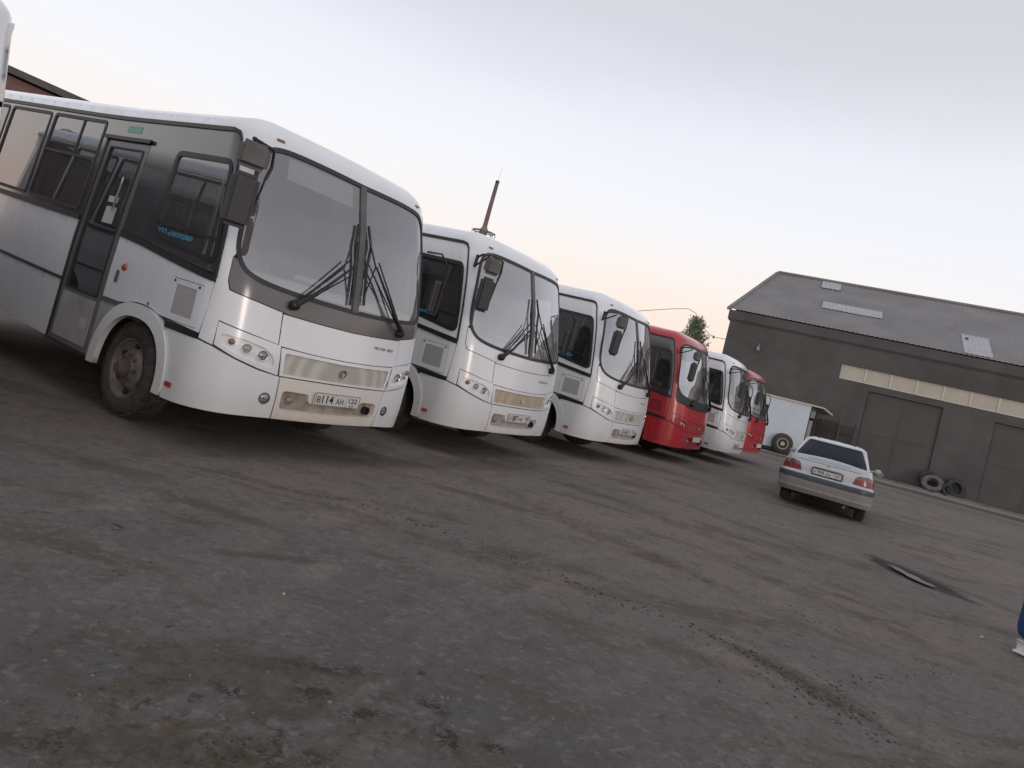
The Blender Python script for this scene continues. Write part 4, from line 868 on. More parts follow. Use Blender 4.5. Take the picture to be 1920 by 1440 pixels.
bm = bmesh.new(); hb(bm, D2[1] + .05, D2[1] + .1, -.05, -.002, .2, 4); 
bm_obj('drain_pipe', bm, doorm, H)
wnd = bmesh.new()
for i in range(NP + 1): x = WB[0] + PW * i; hb(wnd, x - .035, x + .035, .06, .16, WB[2], WB[1])
hb(wnd, WB[0] + .036, WB[0] + PW * NP - .036, .07, .15, WB[2] - .01, WB[2] + .03); hb(wnd, WB[0] + .036, WB[0] + PW * NP - .036, .07, .15, WB[1] - .03, WB[1] + .01)
wf = bm_obj('window_band_frame', wnd, muntm, H)
for i in range(NP):
    x = WB[0] + PW * i; bm = bmesh.new(); hb(bm, x + .036, x + PW - .036, .10, .12, WB[2] + .031, WB[1] - .031); bm_obj('window_panel', bm, panem, wf)
for x, hh in ((WB[0] + PW * 1 + .45, 1), (WB[0] + PW * 4 + .75, 1)):
    bm = bmesh.new(); hb(bm, x, x + .03, .085, .0995, WB[2] + .03, WB[1] - .03); bm_obj('glazing_bar', bm, muntm, wf)
bm = bmesh.new(); hb(bm, -7.38, -7.22, -.14, -.002, 5.2, 5.42); tube(bm, [(-7.3, -.08, 5.42), (-7.3, -.08, 5.55), (-7.3, -.02, 5.6)], .02, 6); bm_obj('wall_lamp', bm, mat('dull_lamp_housing', (.30, .30, .30), .6), H)
def corr(n0, n1, t0, t1, m_, name, off=0, skew=True, per=.25, amp=.014, parent=H, side=1):
    k = max(4, int((n1 - n0) / per * 6)); V = []; Fc = []
    for j, t in enumerate((t0, t1)):
        lo = RX - X0
        for i in range(k + 1):
            n_ = n0 + (n1 - n0) * i / k
            if skew: n_ = (n0 + lo * t) + (n1 - (n0 + lo * t)) * i / k
            z = EZ + (RZ - EZ) * t + amp * math.sin(2 * math.pi * n_ / per) + off; y = -.15 + (RD + .15) * t
            if side < 0: y = 2 * RD - y
            V.append((n_, y, z))
    for i in range(k): Fc.append((i, i + 1, k + 2 + i, k + 1 + i))
    return mesh_obj(name, V, Fc, m_, parent, smooth=True)
# roof laid in courses of overlapping sheets
for j in range(6):
    t0, t1 = j / 6, (j + 1) / 6 + .012; 
    o = corr(X0 - .25, X1 + .2, t0, min(t1, 1.0), roofm, 'roof_course', off=.010 * (5 - j))
corr(X0 - .25, X1 + .2, 0, 1, roofm, 'roof_rear_slope', side=-1)
# slanting verge that closes the courses' stepped left ends
vz = lambda t, dx, dz: (X0 - .25 + (RX - X0) * t + dx, -.20 + (RD + .20) * t, EZ + (RZ - EZ) * t + dz)
mesh_obj('verge', [vz(0, -.06, -.06), vz(0, .16, -.06), vz(1, .16, -.06), vz(1, -.06, -.06), vz(0, -.06, .10), vz(0, .16, .10), vz(1, .16, .08), vz(1, -.06, .08)], [(0, 1, 2, 3), (4, 7, 6, 5), (0, 4, 5, 1), (1, 5, 6, 2), (2, 6, 7, 3), (3, 7, 4, 0)], roofm, H)
bm = bmesh.new(); tube(bm, [(RX - .2, RD, RZ + .04), (X1, RD, RZ + .04)], .12, 8); bm_obj('ridge_cap', bm, roofm, H, True)
for (a, b_, t0, t1) in ((-5.0, -3.85, .80, .96), (-4.6, -1.3, .35, .49), (2.72, 4.05, .02, .35), (13.5, 14.8, .3, .6)):
    corr(a, b_, t0, t1, lightm, 'pale_sheet', off=.085, skew=False)
bm = bmesh.new(); box(bm, (2.95, 1.85, 8.42), (.14, .12, .06)); bm_obj('roof_hole', bm, M['dark'], H)

# concrete step along the foot of the wall
ap = hroot('concrete_apron', 0); bm = bmesh.new()
for i in range(20): hb(bm, -7.0 + i * 2.0, -7.0 + i * 2.0 + 1.97, -1.1 - .06 * math.sin(i * 2.1), -.01, -.05, .055 + .008 * math.sin(i * 1.7))
apo = bm_obj('concrete_slabs', bm, mat('bare_concrete', (.215, .205, .195), .9, var=.35, vscale=1.1), ap); apo['kind'] = 'stuff'; tag(ap, kind='structure')

# ------------------------------------------------------------------ tyres and rubbish at the wall
def tyre_thing(name, pos, rot, R0, w_, m_, lab):
    o = empty(name, pos, rot); bm = bmesh.new()
    lathe(bm, [(R0 * .56, -w_ * .42), (R0 * .62, -w_ * .5), (R0 * .9, -w_ * .5), (R0, -w_ * .36), (R0, w_ * .36), (R0 * .9, w_ * .5), (R0 * .62, w_ * .5), (R0 * .56, w_ * .42), (R0 * .6, 0), (R0 * .56, -w_ * .42)], 36, 'Z', caps=False)
    bm_obj('tyre_casing', bm, m_, o, True); bm = bmesh.new()
    for k in range(30):
        a = 2 * math.pi * k / 30
        for s_ in (-1, 1): box(bm, (R0 * math.cos(a), R0 * math.sin(a), s_ * w_ * .2), (.04, R0 * .1, w_ * .3), Matrix.Identity(3))
    bm_obj('tread', bm, m_, o); tag(o, lab, 'tyre', 'old tyres dumped against the hangar'); return o
def hpos(n, d, z): return HP + HN * n + HB * d + Vector((0, 0, z))
tyre_thing('old_tyre', hpos(2.55, -.80, .40), (R(48), 0, HA + R(-8)), .50, .27, M['oldtyre'], 'pale grey worn tyre leaning at the hangar wall, leftmost of the heap')
tyre_thing('old_tyre', hpos(3.62, -.50, .44), (R(74), 0, HA + R(22)), .50, .26, M['oldtyre2'], 'dark tyre standing at the hangar wall right of the pale one')
tyre_thing('old_tyre', hpos(3.22, -.85, .28), (R(70), 0, HA + R(35)), .33, .2, M['oldtyre2'], 'small dark tyre in front of the two larger ones')
tyre_thing('old_tyre', hpos(2.42, -.30, .55), (R(66), 0, HA + R(5)), .46, .24, M['oldtyre2'], 'dark tyre half hidden behind the pale grey tyre')
bm = bmesh.new()
for i in range(7): box(bm, (random.uniform(-.28, .28), random.uniform(-.15, .15), random.uniform(.1, .34)), (random.uniform(.12, .3), .15, random.uniform(.1, .24)), Matrix.Rotation(random.random(), 3, 'Y'), bev=.03)
o = bm_obj('rubbish_heap', bm, mat('pale_rubbish', (.34, .34, .34), .8, var=.6, vscale=6)); o.location = hpos(.15, -.6, 0); o.scale = (.62,) * 3; tag(o, 'small pale heap of rubbish at the foot of the hangar wall beside the car', 'rubbish')
for (x, y, s, lab) in ((4.22, 6.05, .018, 'white scrap of litter on the dirt near the person'), (-.89, 3.32, .010, 'tiny white scrap lying on the bare ground left of the middle'), (.0, 0, 0, '')):
    if not s: continue
    bm = bmesh.new(); bmesh.ops.create_icosphere(bm, subdivisions=1, radius=s)
    for v in bm.verts: v.co *= random.uniform(.6, 1.2); v.co.z *= .5
    o = bm_obj('litter', bm, M['paper']); o.location = (x, y, s * .3); tag(o, lab, 'litter')

# ------------------------------------------------------------------ iron gate beside the hangar door
G = hroot('iron_gate', -3.2, -.9); gm_ = mat('rusty_dark_iron', (.062, .055, .052), .8, var=.3, vscale=3)
for i in range(13):
    bm = bmesh.new(); x = -1.5 + i * .25; hb(bm, x - .113, x + .113, -.015, .015, .08, 2.25 + .05 * math.sin(i)); bm_obj('board', bm, gm_, G)
bm = bmesh.new(); hb(bm, -1.66, 1.66, -.05, -.018, .35, .45); hb(bm, -1.66, 1.66, -.05, -.018, 1.75, 1.85); hb(bm, -1.72, -1.62, -.04, .04, -.05, 2.4); hb(bm, 1.62, 1.72, -.04, .04, -.05, 2.4)
bm_obj('gate_frame', bm, gm_, G); bm = bmesh.new(); tube(bm, [(.95, -.1, 0), (.95, -.1, 3.1)], .03, 6); bm_obj('pole', bm, mat('rusty_pole', (.14, .10, .09), .7), G)
tag(G, 'dark rusty iron gate of upright boards between the white van box and the hangar door', 'gate')

# ------------------------------------------------------------------ white van box
VB = empty('van_box', (13.98, 36.0, 0), (0, 0, R(-9))); tag(VB, 'white box trailer with one wheel in view, parked behind the last red bus', 'trailer')
vm = mat('pale_blue_white_panel', (.60, .68, .75), .5, var=.06, vscale=.8, dirt=.3, dirt_z=1.4, dirt_col=(.35, .33, .30)); vd = mat('trailer_edge', (.55, .50, .45), .6)
bm = bmesh.new(); hb(bm, -5.6, .0, 0, .06, .22, 2.72); bm_obj('side_wall', bm, vm, VB)
bm = bmesh.new(); hb(bm, -5.6, -.001, 2.2, 2.26, .5, 2.72); hb(bm, -5.6, -5.54, .061, 2.199, .5, 2.72); bm_obj('far_wall', bm, vm, VB)
bm = bmesh.new(); hb(bm, -5.65, .03, -.06, 2.3, 2.722, 2.81); bm_obj('roof', bm, vd, VB)
mesh_obj('awning', [(.03, -.06, 2.73), (.60, -.06, 2.73), (1.05, -.06, 2.50), (1.05, 2.3, 2.50), (.60, 2.3, 2.73), (.03, 2.3, 2.73)] + [(.03, -.06, 2.81), (.60, -.06, 2.80), (1.08, -.06, 2.56), (1.08, 2.3, 2.56), (.60, 2.3, 2.80), (.03, 2.3, 2.81)],
         [(0, 1, 4, 5), (1, 2, 3, 4), (6, 11, 10, 7), (7, 10, 9, 8), (0, 6, 7, 1), (1, 7, 8, 2), (2, 8, 9, 3), (3, 9, 10, 4), (4, 10, 11, 5)], vd, VB)
bm = bmesh.new(); hb(bm, -5.5, -.01, .07, 2.19, .45, .6); hb(bm, -.6, -.55, .1, 2.15, .6, 2.7); bm_obj('floor', bm, M['chassis'], VB)
bm = bmesh.new(); hb(bm, .06, .30, .35, .40, .75, 2.0); hb(bm, .06, .34, .35, .40, 2.15, 2.5); bm_obj('open_hatch', bm, mat('grey_panel', (.36, .36, .35), .7), VB)
bm = bmesh.new(); hb(bm, .02, .05, .0, 2.2, .55, 2.7); hb(bm, .40, .46, .35, .42, .3, 2.6); bm_obj('end_wall', bm, gm_, VB)
bm = bmesh.new(); lathe(bm, [(.28, -.16), (.47, -.15), (.52, -.10), (.52, .10), (.47, .15), (.30, .15), (.28, .1)][::-1], 28, 'Y', (-1.02, -.20, .515), caps=False); tw = bm_obj('wheel', bm, M['tyre'], VB, True)
bm = bmesh.new(); lathe(bm, [(.31, -.15), (.27, -.165), (.25, -.16), (.21, -.06), (.13, -.06), (.11, -.15), (1e-5, -.155)], 24, 'Y', (-1.02, -.20, .515), caps=False); bm_obj('rim', bm, mat('grey_rim', (.42, .40, .38), .5), tw, True)
bm = bmesh.new(); lathe(bm, [(.21, -.12), (.21, -.168), (.145, -.17), (.145, -.12)], 20, 'Y', (-1.02, -.20, .515)); bm_obj('rim_gap_shade', bm, M['dark'], tw)  # dark ring puts the shade of the rim's gap into colour
bm = bmesh.new(); hb(bm, -3.6, -.2, .0, .05, .12, .21); hb(bm, -3.2, -.4, .3, 1.9, .3, .44); bm_obj('skirt_rail', bm, M['dark'], VB)

# ------------------------------------------------------------------ mast, cable, tree, brick building
MA = empty('radio_mast', (-7.35, 60, 0)); mm1 = mat('weathered_mast', (.25, .225, .20), .7, var=.3, vscale=1); mm2 = mat('rusty_brown_mast', (.14, .085, .075), .7, var=.5, vscale=.7, col2=(.24, .19, .18))
bm = bmesh.new(); tube(bm, [(0, 0, 0), (-.02, 0, 8), (-.03, 0, 11.7)], [.34, .29, .23], 12); bm_obj('lower_tube', bm, mm1, MA, True)
bm = bmesh.new(); tube(bm, [(-.03, 0, 11.7), (.0, 0, 13.3), (.07, 0, 15.5)], [.20, .185, .165], 10); bm_obj('upper_tube', bm, mm2, MA, True)
bm = bmesh.new(); tube(bm, [(.07, 0, 15.5), (.075, 0, 15.75)], .17, 10); bm_obj('cap', bm, M['dark'], MA, True)
bm = bmesh.new(); tube(bm, [(.10, 0, 15.7), (.13, 0, 16.4), (.20, 0, 16.9)], [.02, .014, .010], 6); bm_obj('whip_aerial', bm, mat('pale_aerial', (.5, .5, .52), .5), MA, True)
bm = bmesh.new(); lathe(bm, [(.24, 10.9), (.34, 11.05), (.34, 11.45), (.22, 11.6)], 12, 'Z', (-.03, 0, 0)); bm_obj('collar', bm, mm1, MA, True)
bm = bmesh.new(); n1 = 8
for k in range(n1):
    a = 2 * math.pi * k / n1; b_ = 2 * math.pi * (k + 1) / n1; ca, sa, cb, sb_ = math.cos(a), math.sin(a), math.cos(b_), math.sin(b_); r_ = 1.0
    for z in (11.22,): tube(bm, [(r_ * ca, r_ * sa, z), (r_ * cb, r_ * sb_, z)], .04, 5)
    tube(bm, [(r_ * ca, r_ * sa, 10.1), (r_ * ca, r_ * sa, 11.22)], .035, 5); tube(bm, [(r_ * ca, r_ * sa, 11.2), (.2 * ca, .2 * sa, 11.3)], .035, 5)
    if k % 2 == 0: tube(bm, [(r_ * .75 * ca, r_ * .75 * sa, 11.2), (.25 * ca, .25 * sa, 10.0)], .03, 5)
lathe(bm, [(.3, 10.02), (1.0, 10.02), (1.0, 10.1), (.3, 10.1)], 8, 'Z'); bm_obj('platform', bm, mm1, MA)
tag(MA, 'tall thin brown mast with a railed platform standing far behind the second bus', 'mast')
for pts, r_, lab in (([(-7.2, 58, 7.6), (-.3, 48, 6.2), (4.6, 41, 5.75), (5.66, 41, 6.09), (6.69, 41, 6.42), (7.6, 41, 6.66), (8.1, 41, 6.50), (8.57, 41, 5.9), (9.1, 41, 5.55), (9.43, 41, 5.42), (10.1, 41, 5.46), (10.35, 41.1, 5.5)], .019, 'thin overhead cable sagging behind the pine towards the hangar corner'),):
    bm = bmesh.new(); tube(bm, pts, r_, 5); tube(bm, [(9.43, 41, 5.50), (9.43, 41, 5.34)], .06, 6)
    o = bm_obj('overhead_cable', bm, mat('cable', (.30, .27, .25), .7)); tag(o, lab, 'cable')
def pine(x, y, h, spread, lean):
    t = empty('pine_tree', (x, y, 0)); tag(t, 'bushy green pine rising behind the larger red bus', 'tree')
    top = Vector((lean, 0, h)); bm = bmesh.new(); tube(bm, [(0, 0, -.1), (lean * .3, 0, h * .4), (lean * .8, 0, h * .8), tuple(top)], [.17, .13, .07, .02], 8)
    V, F = [], []
    rnd = random.Random(3)
    for i in range(120):
        f = .18 + .82 * (i / 120) ** .85; z = h * f; c0 = Vector((lean * f, 0, z)); a = i * 2.4; L_ = spread * (1.05 - f) ** .7 * rnd.uniform(.65, 1.1) + .12
        d = Vector((math.cos(a), math.sin(a), .55)).normalized(); tip = c0 + d * L_ + Vector((0, 0, L_ * .15)); 
        if i % 2 == 0: tube(bm, [c0, (c0 + tip) / 2, tip], [.03, .02, .008], 4)
        for k in range(int(12 + L_ * 26)):
            g_ = rnd.uniform(.25, 1.05); p = c0.lerp(tip, g_) + Vector((rnd.gauss(0, .10), rnd.gauss(0, .10), rnd.gauss(0, .08)))
            for q in range(4):
                dd = (d * .5 + Vector((rnd.gauss(0, .55), rnd.gauss(0, .55), .9 + rnd.gauss(0, .3)))).normalized(); ln = rnd.uniform(.10, .22); s_ = dd.cross(Vector((rnd.random(), rnd.random(), .1))).normalized() * .022; b0 = len(V)
                V += [tuple(p - s_), tuple(p + s_), tuple(p + dd * ln)]; F.append((b0, b0 + 1, b0 + 2))
    bm_obj('trunk', bm, mat('pine_bark', (.12, .08, .06), .9), t)
    mesh_obj('crown', V, F, mat('pine_needles', (.22, .28, .17), .7, var=.6, vscale=1.6, col2=(.36, .40, .26)), t)['kind'] = 'stuff'
pine(10.4, 50, 7.15, 2.1, -.3)
BB = empty('brick_building', (-19.5, 25, 0)); bmx = bpy.data.materials.new('red_brick'); bmx.use_nodes = True; nt2 = bmx.node_tree; bt = nt2.nodes.new('ShaderNodeTexBrick')
tcb = nt2.nodes.new('ShaderNodeTexCoord'); mpb = nt2.nodes.new('ShaderNodeMapping'); mpb.inputs['Rotation'].default_value = (R(90), 0, 0); nt2.links.new(tcb.outputs['Object'], mpb.inputs[0]); nt2.links.new(mpb.outputs[0], bt.inputs[0])
bt.inputs['Color1'].default_value = (.20, .09, .085, 1); bt.inputs['Color2'].default_value = (.24, .12, .11, 1); bt.inputs['Mortar'].default_value = (.20, .16, .15, 1); bt.inputs['Scale'].default_value = 4; bt.inputs['Mortar Size'].default_value = .03
nt2.links.new(bt.outputs[0], nt2.nodes['Principled BSDF'].inputs[0]); nt2.nodes['Principled BSDF'].inputs['Roughness'].default_value = .9
rl = lambda x: 6.80 - .175 * x     # gable line in local x (world x + 19.5)
prof = [(-12, -.1), (9, -.1), (9, rl(9) - .3), (-6, rl(-6) - .3), (-12, rl(-6) - 1.3)]
mesh_obj('wall', [(x, 0, z) for x, z in prof] + [(x, 12, z) for x, z in prof], [(4, 3, 2, 1, 0), (5, 6, 7, 8, 9)] + [(i, (i + 1) % 5, 5 + (i + 1) % 5, 5 + i) for i in range(5)], bmx, BB)
mesh_obj('roof', [(9.3, -.3, rl(9.3) - .24), (-6, -.3, rl(-6) - .24), (-12.3, -.3, rl(-6) - 1.28), (9.3, -.3, rl(9.3)), (-6, -.3, rl(-6)), (-12.3, -.3, rl(-6) - 1.04)] + [(9.3, 12.3, rl(9.3) - .24), (-6, 12.3, rl(-6) - .24), (-12.3, 12.3, rl(-6) - 1.28), (9.3, 12.3, rl(9.3)), (-6, 12.3, rl(-6)), (-12.3, 12.3, rl(-6) - 1.04)],
         [(0, 1, 4, 3), (1, 2, 5, 4), (6, 9, 10, 7), (7, 10, 11, 8), (0, 6, 7, 1), (1, 7, 8, 2), (3, 4, 10, 9), (4, 5, 11, 10), (0, 3, 9, 6), (2, 8, 11, 5)], mat('dark_roof_edge', (.12, .115, .11), .8, var=.4, vscale=2), BB)
tag(BB, 'red brick building with a dark sloping roof edge behind the nearest bus', 'building')

# ------------------------------------------------------------------ the car
CS_ = .924; CAR = empty('parked_car', (5.4656, 12.66, 0)); CAR.rotation_euler = (0, 0, R(64.694) - math.pi / 2); CAR.scale = (CS_,) * 3
tag(CAR, 'silver grey sedan seen from behind with damaged rear bumper corner', 'car')
silver = mat('silver_paint', (.45, .48, .50), .25, metal=.25, coat=.9, dirt=.5, dirt_z=.7, dirt_col=(.30, .27, .24)); bmp = mat('grey_bumper_plastic', (.25, .25, .25), .45, coat=.2, dirt=.6, dirt_z=.65, dirt_col=(.26, .23, .20))
stripm = mat('dark_bumper_strip', (.055, .065, .075), .4); tailm = mat('tail_lamp_red', (.22, .008, .014), .25, coat=.4); tailg = mat('tail_lamp_smoke', (.14, .05, .055), .18, coat=1)
cglass = mat('tinted_rear_glass', (.013, .018, .032), .08, spec=.12)
CL = Surf(.13, .30, .86, 4.45, ([.15, .26, .36, .50, .64, .68, .80, .93, 1.0, 1.1], [.18, .09, .03, .0, .0, .055, .06, .08, .12, .14]), ([.15, .3, .5, .68, .8, .96, 1.1], [.05, .01, 0, 0, .02, .07, .12]), c2=.16, rr2=.45, far=([.2, .45, .62, .75, 1.0], [.05, 0, .05, .25, .6], 1.4), g=1.2)
def cp(name, ol, m_, **k): return patch(name, CL, ol, m_, k.pop('parent', CAR), xs=list(np.arange(-1.6, 1.61, .08)) + list(np.arange(1.7, 6, .15)) + list(-np.arange(1.7, 6, .15)), zstep=.06, **k)
sw = 1.03 - .25; SR = .98 + 0.0
def vs_(v): # perimeter distance of a point at v on the flat side
    i = np.argmin(np.abs(CL.V - v) + (CL.U < .85) * 9); return CL.S[i]
RW, FW = vs_(.86), vs_(3.52)
def car_side(sg):
    a1 = arch(RW, .345, .22, .66, 16, 2.1); a2 = arch(FW, .355, .22, .67, 16, 2.1)
    return a1, a2
a1, a2 = car_side(1)
half = [(0, .66)] + [(RW - .355, .66)] + [q for q in a1 if q[1] > .34][1:] + [(RW + .35, .20), (FW - .36, .20)] + [q for q in a2 if q[1] > .24] + [(FW + .36, .26), (CL.smax, .24), (CL.smax, .86), (FW + .1, .90), (FW - .5, .93), (RW + .6, .965), (vs_(.5), .985), (.5, 1.0), (0, 1.0)]
half = [(0, .66), (RW - .30, .655)] + [q for q in a1 if q[1] > .60] + [q for q in a1 if q[0] > RW and q[1] <= .60] + half[half.index((RW + .35, .20)):]
tl = rpoly([(.475, .705), (.93, .69), (1.02, .71), (.99, .83), (.80, .885), (.56, .865)], [.02, .02, .03, .04, .05, .05])
plh = [(-.30, .685), (.30, .685), (.30, .83), (-.30, .83)]
for sg in (1, -1):
    f = (lambda q: q) if sg == 1 else flip
    cp('body_side', f(half), silver, holes=[f(shrink(tl, -.004))], thick=.012)
    cp('tail_lamp', f(tl), tailm, off=.004, thick=.02)
    up = [(.50, .80), (.97, .80), (.985, .832), (.80, .882), (.565, .862)]
    cp('tail_lamp_top', f(rpoly(up, .01)), tailg, off=.010, thick=.004)
    cp('bumper_lower', f([(0, .30), (.62, .29), (RW - .36, .27), (RW - .30, .60), (RW - .295, .548), (0, .548)][:3] + [(RW - .352, .40), (RW - .325, .545), (0, .545)]), bmp, off=.022, thick=.04)
    cp('bumper_strip', f([(0, .552), (RW - .318, .552), (RW - .285, .632), (0, .632)]), stripm, off=.036, thick=.03)
    cp('ridge_highlight', f([(0, .375), (RW - .352, .365), (RW - .348, .40), (0, .412)]), silver, off=.034, thick=.03)  # lighter silver paints the highlight onto the bumper's ridge
    cp('bumper_top', f([(0, .636), (RW - .282, .636), (RW - .27, .652), (0, .657)]), silver, off=.028, thick=.03)
    cp('side_strip', f([(RW + .40, .50), (FW - .42, .50), (FW - .42, .56), (RW + .40, .56)]), stripm, off=.012, thick=.012)
cp('trunk_seam', [(-.44, .972), (.44, .972), (.44, .978), (-.44, .978)], stripm, off=.001, thick=.004)
cp('trunk_crease', [(-.62, .93), (.62, .93), (.62, .942), (-.62, .942)], silver, off=.014, thick=.012)
cp('torn_corner', f(rpoly([(RW - .47, .34), (RW - .36, .36), (RW - .38, .43), (RW - .44, .40)], .01)), M['dark'], off=.026, thick=.008)
bm = bmesh.new(); p, mx = frame_at(CL, 0, .905); lathe(bm, [(.026, .0), (.026, .008), (.018, .009), (.016, .003)], 20, 'Z', p, mx); bm_obj('trunk_badge', bm, M['emblem'], CAR, True)
cpl = cp('plate_recess', plh, bmp, off=.002, thick=.004)
p, mx = frame_at(CL, 0, .757); T = Matrix.Translation(p + Vector((0, -.028, 0))) @ Matrix(((1, 0, 0), (0, 0, -1), (0, 1, 0))).to_4x4() @ Matrix.Rotation(R(-3), 4, 'X')
bm = bmesh.new(); box(bm, (0, 0, 0), (.575, .135, .012), bev=.003); bmesh.ops.transform(bm, matrix=T, verts=bm.verts); plf = bm_obj('plate_frame', bm, M['dark'], CAR)
bm = bmesh.new(); box(bm, (0, 0, .007), (.535, .105, .006)); bmesh.ops.transform(bm, matrix=T, verts=bm.verts); plc = bm_obj('number_plate', bm, M['plate'], plf); plate_text(plc, T, 'К908КА', '122', .52, .10, .0115); 
for c_ in plc.children: pass
bm = bmesh.new(); box(bm, (0, p.y - .03, .845), (.50, .05, .022), bev=.008); bm_obj('trunk_handle_bar', bm, silver, CAR)
# deck, bonnet and cowl surface inside the shoulder line
vv = np.linspace(0, CL.smax, 90); top_r = [(RW + .6, .965)]
zt = np.interp(vv, [0, .5, vs_(.5), RW + .6, FW - .5, FW + .1, CL.smax], [1.0, 1.0, .985, .965, .93, .90, .86]); edge = CL.pt(vv, zt)
V, F = [], []; nu = 13
for i in range(90):
    e = edge[i]
    for j in range(nu):
        f_ = 1 - 2 * j / (nu - 1); V.append((e[0] * f_, e[1], e[2] + .055 * (1 - f_ * f_) * min(1, abs(e[0]) / .6) - (.0 if 0 < j < nu - 1 else .002)))
for i in range(89):
    for j in range(nu - 1): F.append((i * nu + j, (i + 1) * nu + j, (i + 1) * nu + j + 1, i * nu + j + 1))
mesh_obj('deck', V, F, silver, CAR, smooth=True)
# cabin
CG = Surf(.10, .26, .765, 3.05, ([.9, 1.0, 1.1, 1.2, 1.3, 1.4], [0, .10, .25, .42, .60, .75]), ([.9, 1.0, 1.36, 1.42], [0, .035, .17, .2]), c2=.1, rr2=.26, zr=1.34, roof=(.30, .07, .3), far=([.9, 1.0, 1.2, 1.4], [0, .2, .58, .92], 1.3), g=1.1, front_in=.2)
class Sh:
    def __init__(s, b, dy): s.b, s.dy, s.smax = b, dy, b.smax
    def pt(s, a, h): return s.b.pt(a, h) + np.array([0, s.dy, 0])
    nrm = Surf.nrm; off = Surf.off
CGs = Sh(CG, .40)
def gp_(name, ol, m_, **k): return patch(name, CGs, ol, m_, k.pop('parent', CAR), xs=list(np.arange(-6, 6.01, .12)), zstep=.06, **k)
rg = rpoly([(-.74, 1.005), (.74, 1.005), (.66, 1.345), (-.66, 1.345)], [.05, .05, .07, .07]); sgl = rpoly([(1.12, 1.0), (2.75, 1.0), (2.35, 1.32), (1.22, 1.325)], .05); wsg = None
hl = [rg, sgl, flip(sgl)]; sg_w = CG.smax
gp_('cabin_shell', [(-sg_w, .90), (sg_w, .90), (sg_w, 1.64), (-sg_w, 1.64)], silver, holes=hl, thick=.01)
gp_('rear_window', shrink(rg, .0015), cglass, off=.002, thick=.005); gp_('rear_window_seal', shrink(rg, -.006), M['rubberseal'], holes=[shrink(rg, .014)], off=.005, thick=.01)
for ol in (sgl, flip(sgl)):
    gp_('side_window', shrink(ol, .0015), cglass, off=-.002, thick=.004)
gp_('windscreen', [(sg_w - .60, 1.0), (sg_w - .001, 1.0), (sg_w - .001, 1.33), (sg_w - .55, 1.33)], cglass, off=.006, thick=.004); gp_('windscreen', [(-sg_w + .001, 1.0), (-sg_w + .60, 1.0), (-sg_w + .55, 1.33), (-sg_w + .001, 1.33)], cglass, off=.006, thick=.004)
sN = np.linspace(-sg_w, sg_w, 120); rim = CGs.pt(sN, np.full(120, 1.639)); cen = rim.mean(0) + np.array([0, 0, .02]); V = list(rim) + [cen]
mesh_obj('roof_panel', V, [(i, (i + 1) % 120, 120) for i in range(120)], silver, CAR, smooth=True)
for sg in (1, -1):
    for y in (.86, 3.52):
        bm = bmesh.new(); lathe(bm, [(.18, -.09), (.27, -.10), (.30, -.07), (.302, 0), (.30, .07), (.27, .095), (.19, .09), (.185, .05)], 32, 'X', caps=False)
        for k in range(32):
            a = 2 * math.pi * k / 32; box(bm, (0, .302 * math.cos(a), .302 * math.sin(a)), (.13, .02, .012))
        bmesh.ops.transform(bm, matrix=Matrix.Translation((.72 * sg, y, .302)) @ Matrix.Diagonal((sg, 1, 1, 1)), verts=bm.verts); ty = bm_obj('wheel', bm, M['tyre'], CAR, True)
        bm = bmesh.new(); lathe(bm, [(.19, .07), (.19, .085), (.15, .06), (.06, .08), (1e-5, .085)], 20, 'X', caps=False); bmesh.ops.transform(bm, matrix=Matrix.Translation((.72 * sg, y, .302)) @ Matrix.Diagonal((sg, 1, 1, 1)), verts=bm.verts); bm_obj('rim', bm, M['rim'], ty, True)
        bm = bmesh.new(); pr = arch(0, .36, .20, .68, 14, 2.1); A = [bm.verts.new((.80 * sg, y + a, z)) for a, z in pr]; B = [bm.verts.new((.50 * sg, y + a, z)) for a, z in pr]
        for i in range(len(A) - 1): bm.faces.new((A[i], A[i + 1], B[i + 1], B[i]))
        bm.faces.new(B); bm_obj('wheel_housing', bm, M['chassis'], CAR)
    bm = bmesh.new(); box(bm, (.91 * sg, 2.62, .985), (.13, .08, .095), Matrix.Rotation(R(8 * sg), 3, 'Z'), bev=.025); tube(bm, [(.74 * sg, 2.66, .95), (.90 * sg, 2.63, .97)], .02, 6)
    for v in bm.verts: pass
    bm_obj('door_mirror', bm, silver, CAR, True)
bm = bmesh.new(); box(bm, (0, 2.2, .40), (1.3, 3.9, .28)); box(bm, (0, .5, .42), (1.25, .7, .25)); bm_obj('underbody', bm, M['chassis'], CAR)
bm = bmesh.new(); tube(bm, [(.42, .30, .24), (.42, .06, .23)], .026, 10); bm_obj('exhaust_pipe', bm, M['rim'], CAR, True)

# ------------------------------------------------------------------ the person at the right edge
PS = empty('person', (4.52, 5.74, 0), (0, 0, R(120))); tag(PS, 'person in wide blue trousers and white shoes, only one lower leg inside the right edge', 'person')
def skin_mesh(name, pts, edges, rad, m_, parent, sub=2, root=0):
    me = bpy.data.meshes.new(name); me.from_pydata(pts, edges, []); o = bpy.data.objects.new(name, me); col.objects.link(o)
    mo = o.modifiers.new('skin', 'SKIN'); mo.use_smooth_shade = True
    for v, r_ in zip(me.skin_vertices[0].data, rad): v.radius = r_ if isinstance(r_, tuple) else (r_, r_)
    me.skin_vertices[0].data[root].use_root = True
    ss_ = o.modifiers.new('sub', 'SUBSURF'); ss_.levels = sub; ss_.render_levels = sub
    dg = bpy.context.evaluated_depsgraph_get(); m2_ = bpy.data.meshes.new_from_object(o.evaluated_get(dg)); m2_.name = name
    bpy.data.objects.remove(o); o = bpy.data.objects.new(name, m2_); col.objects.link(o); m2_.materials.clear(); setmat(o, m_); m2_.shade_smooth(); o.parent = parent; return o
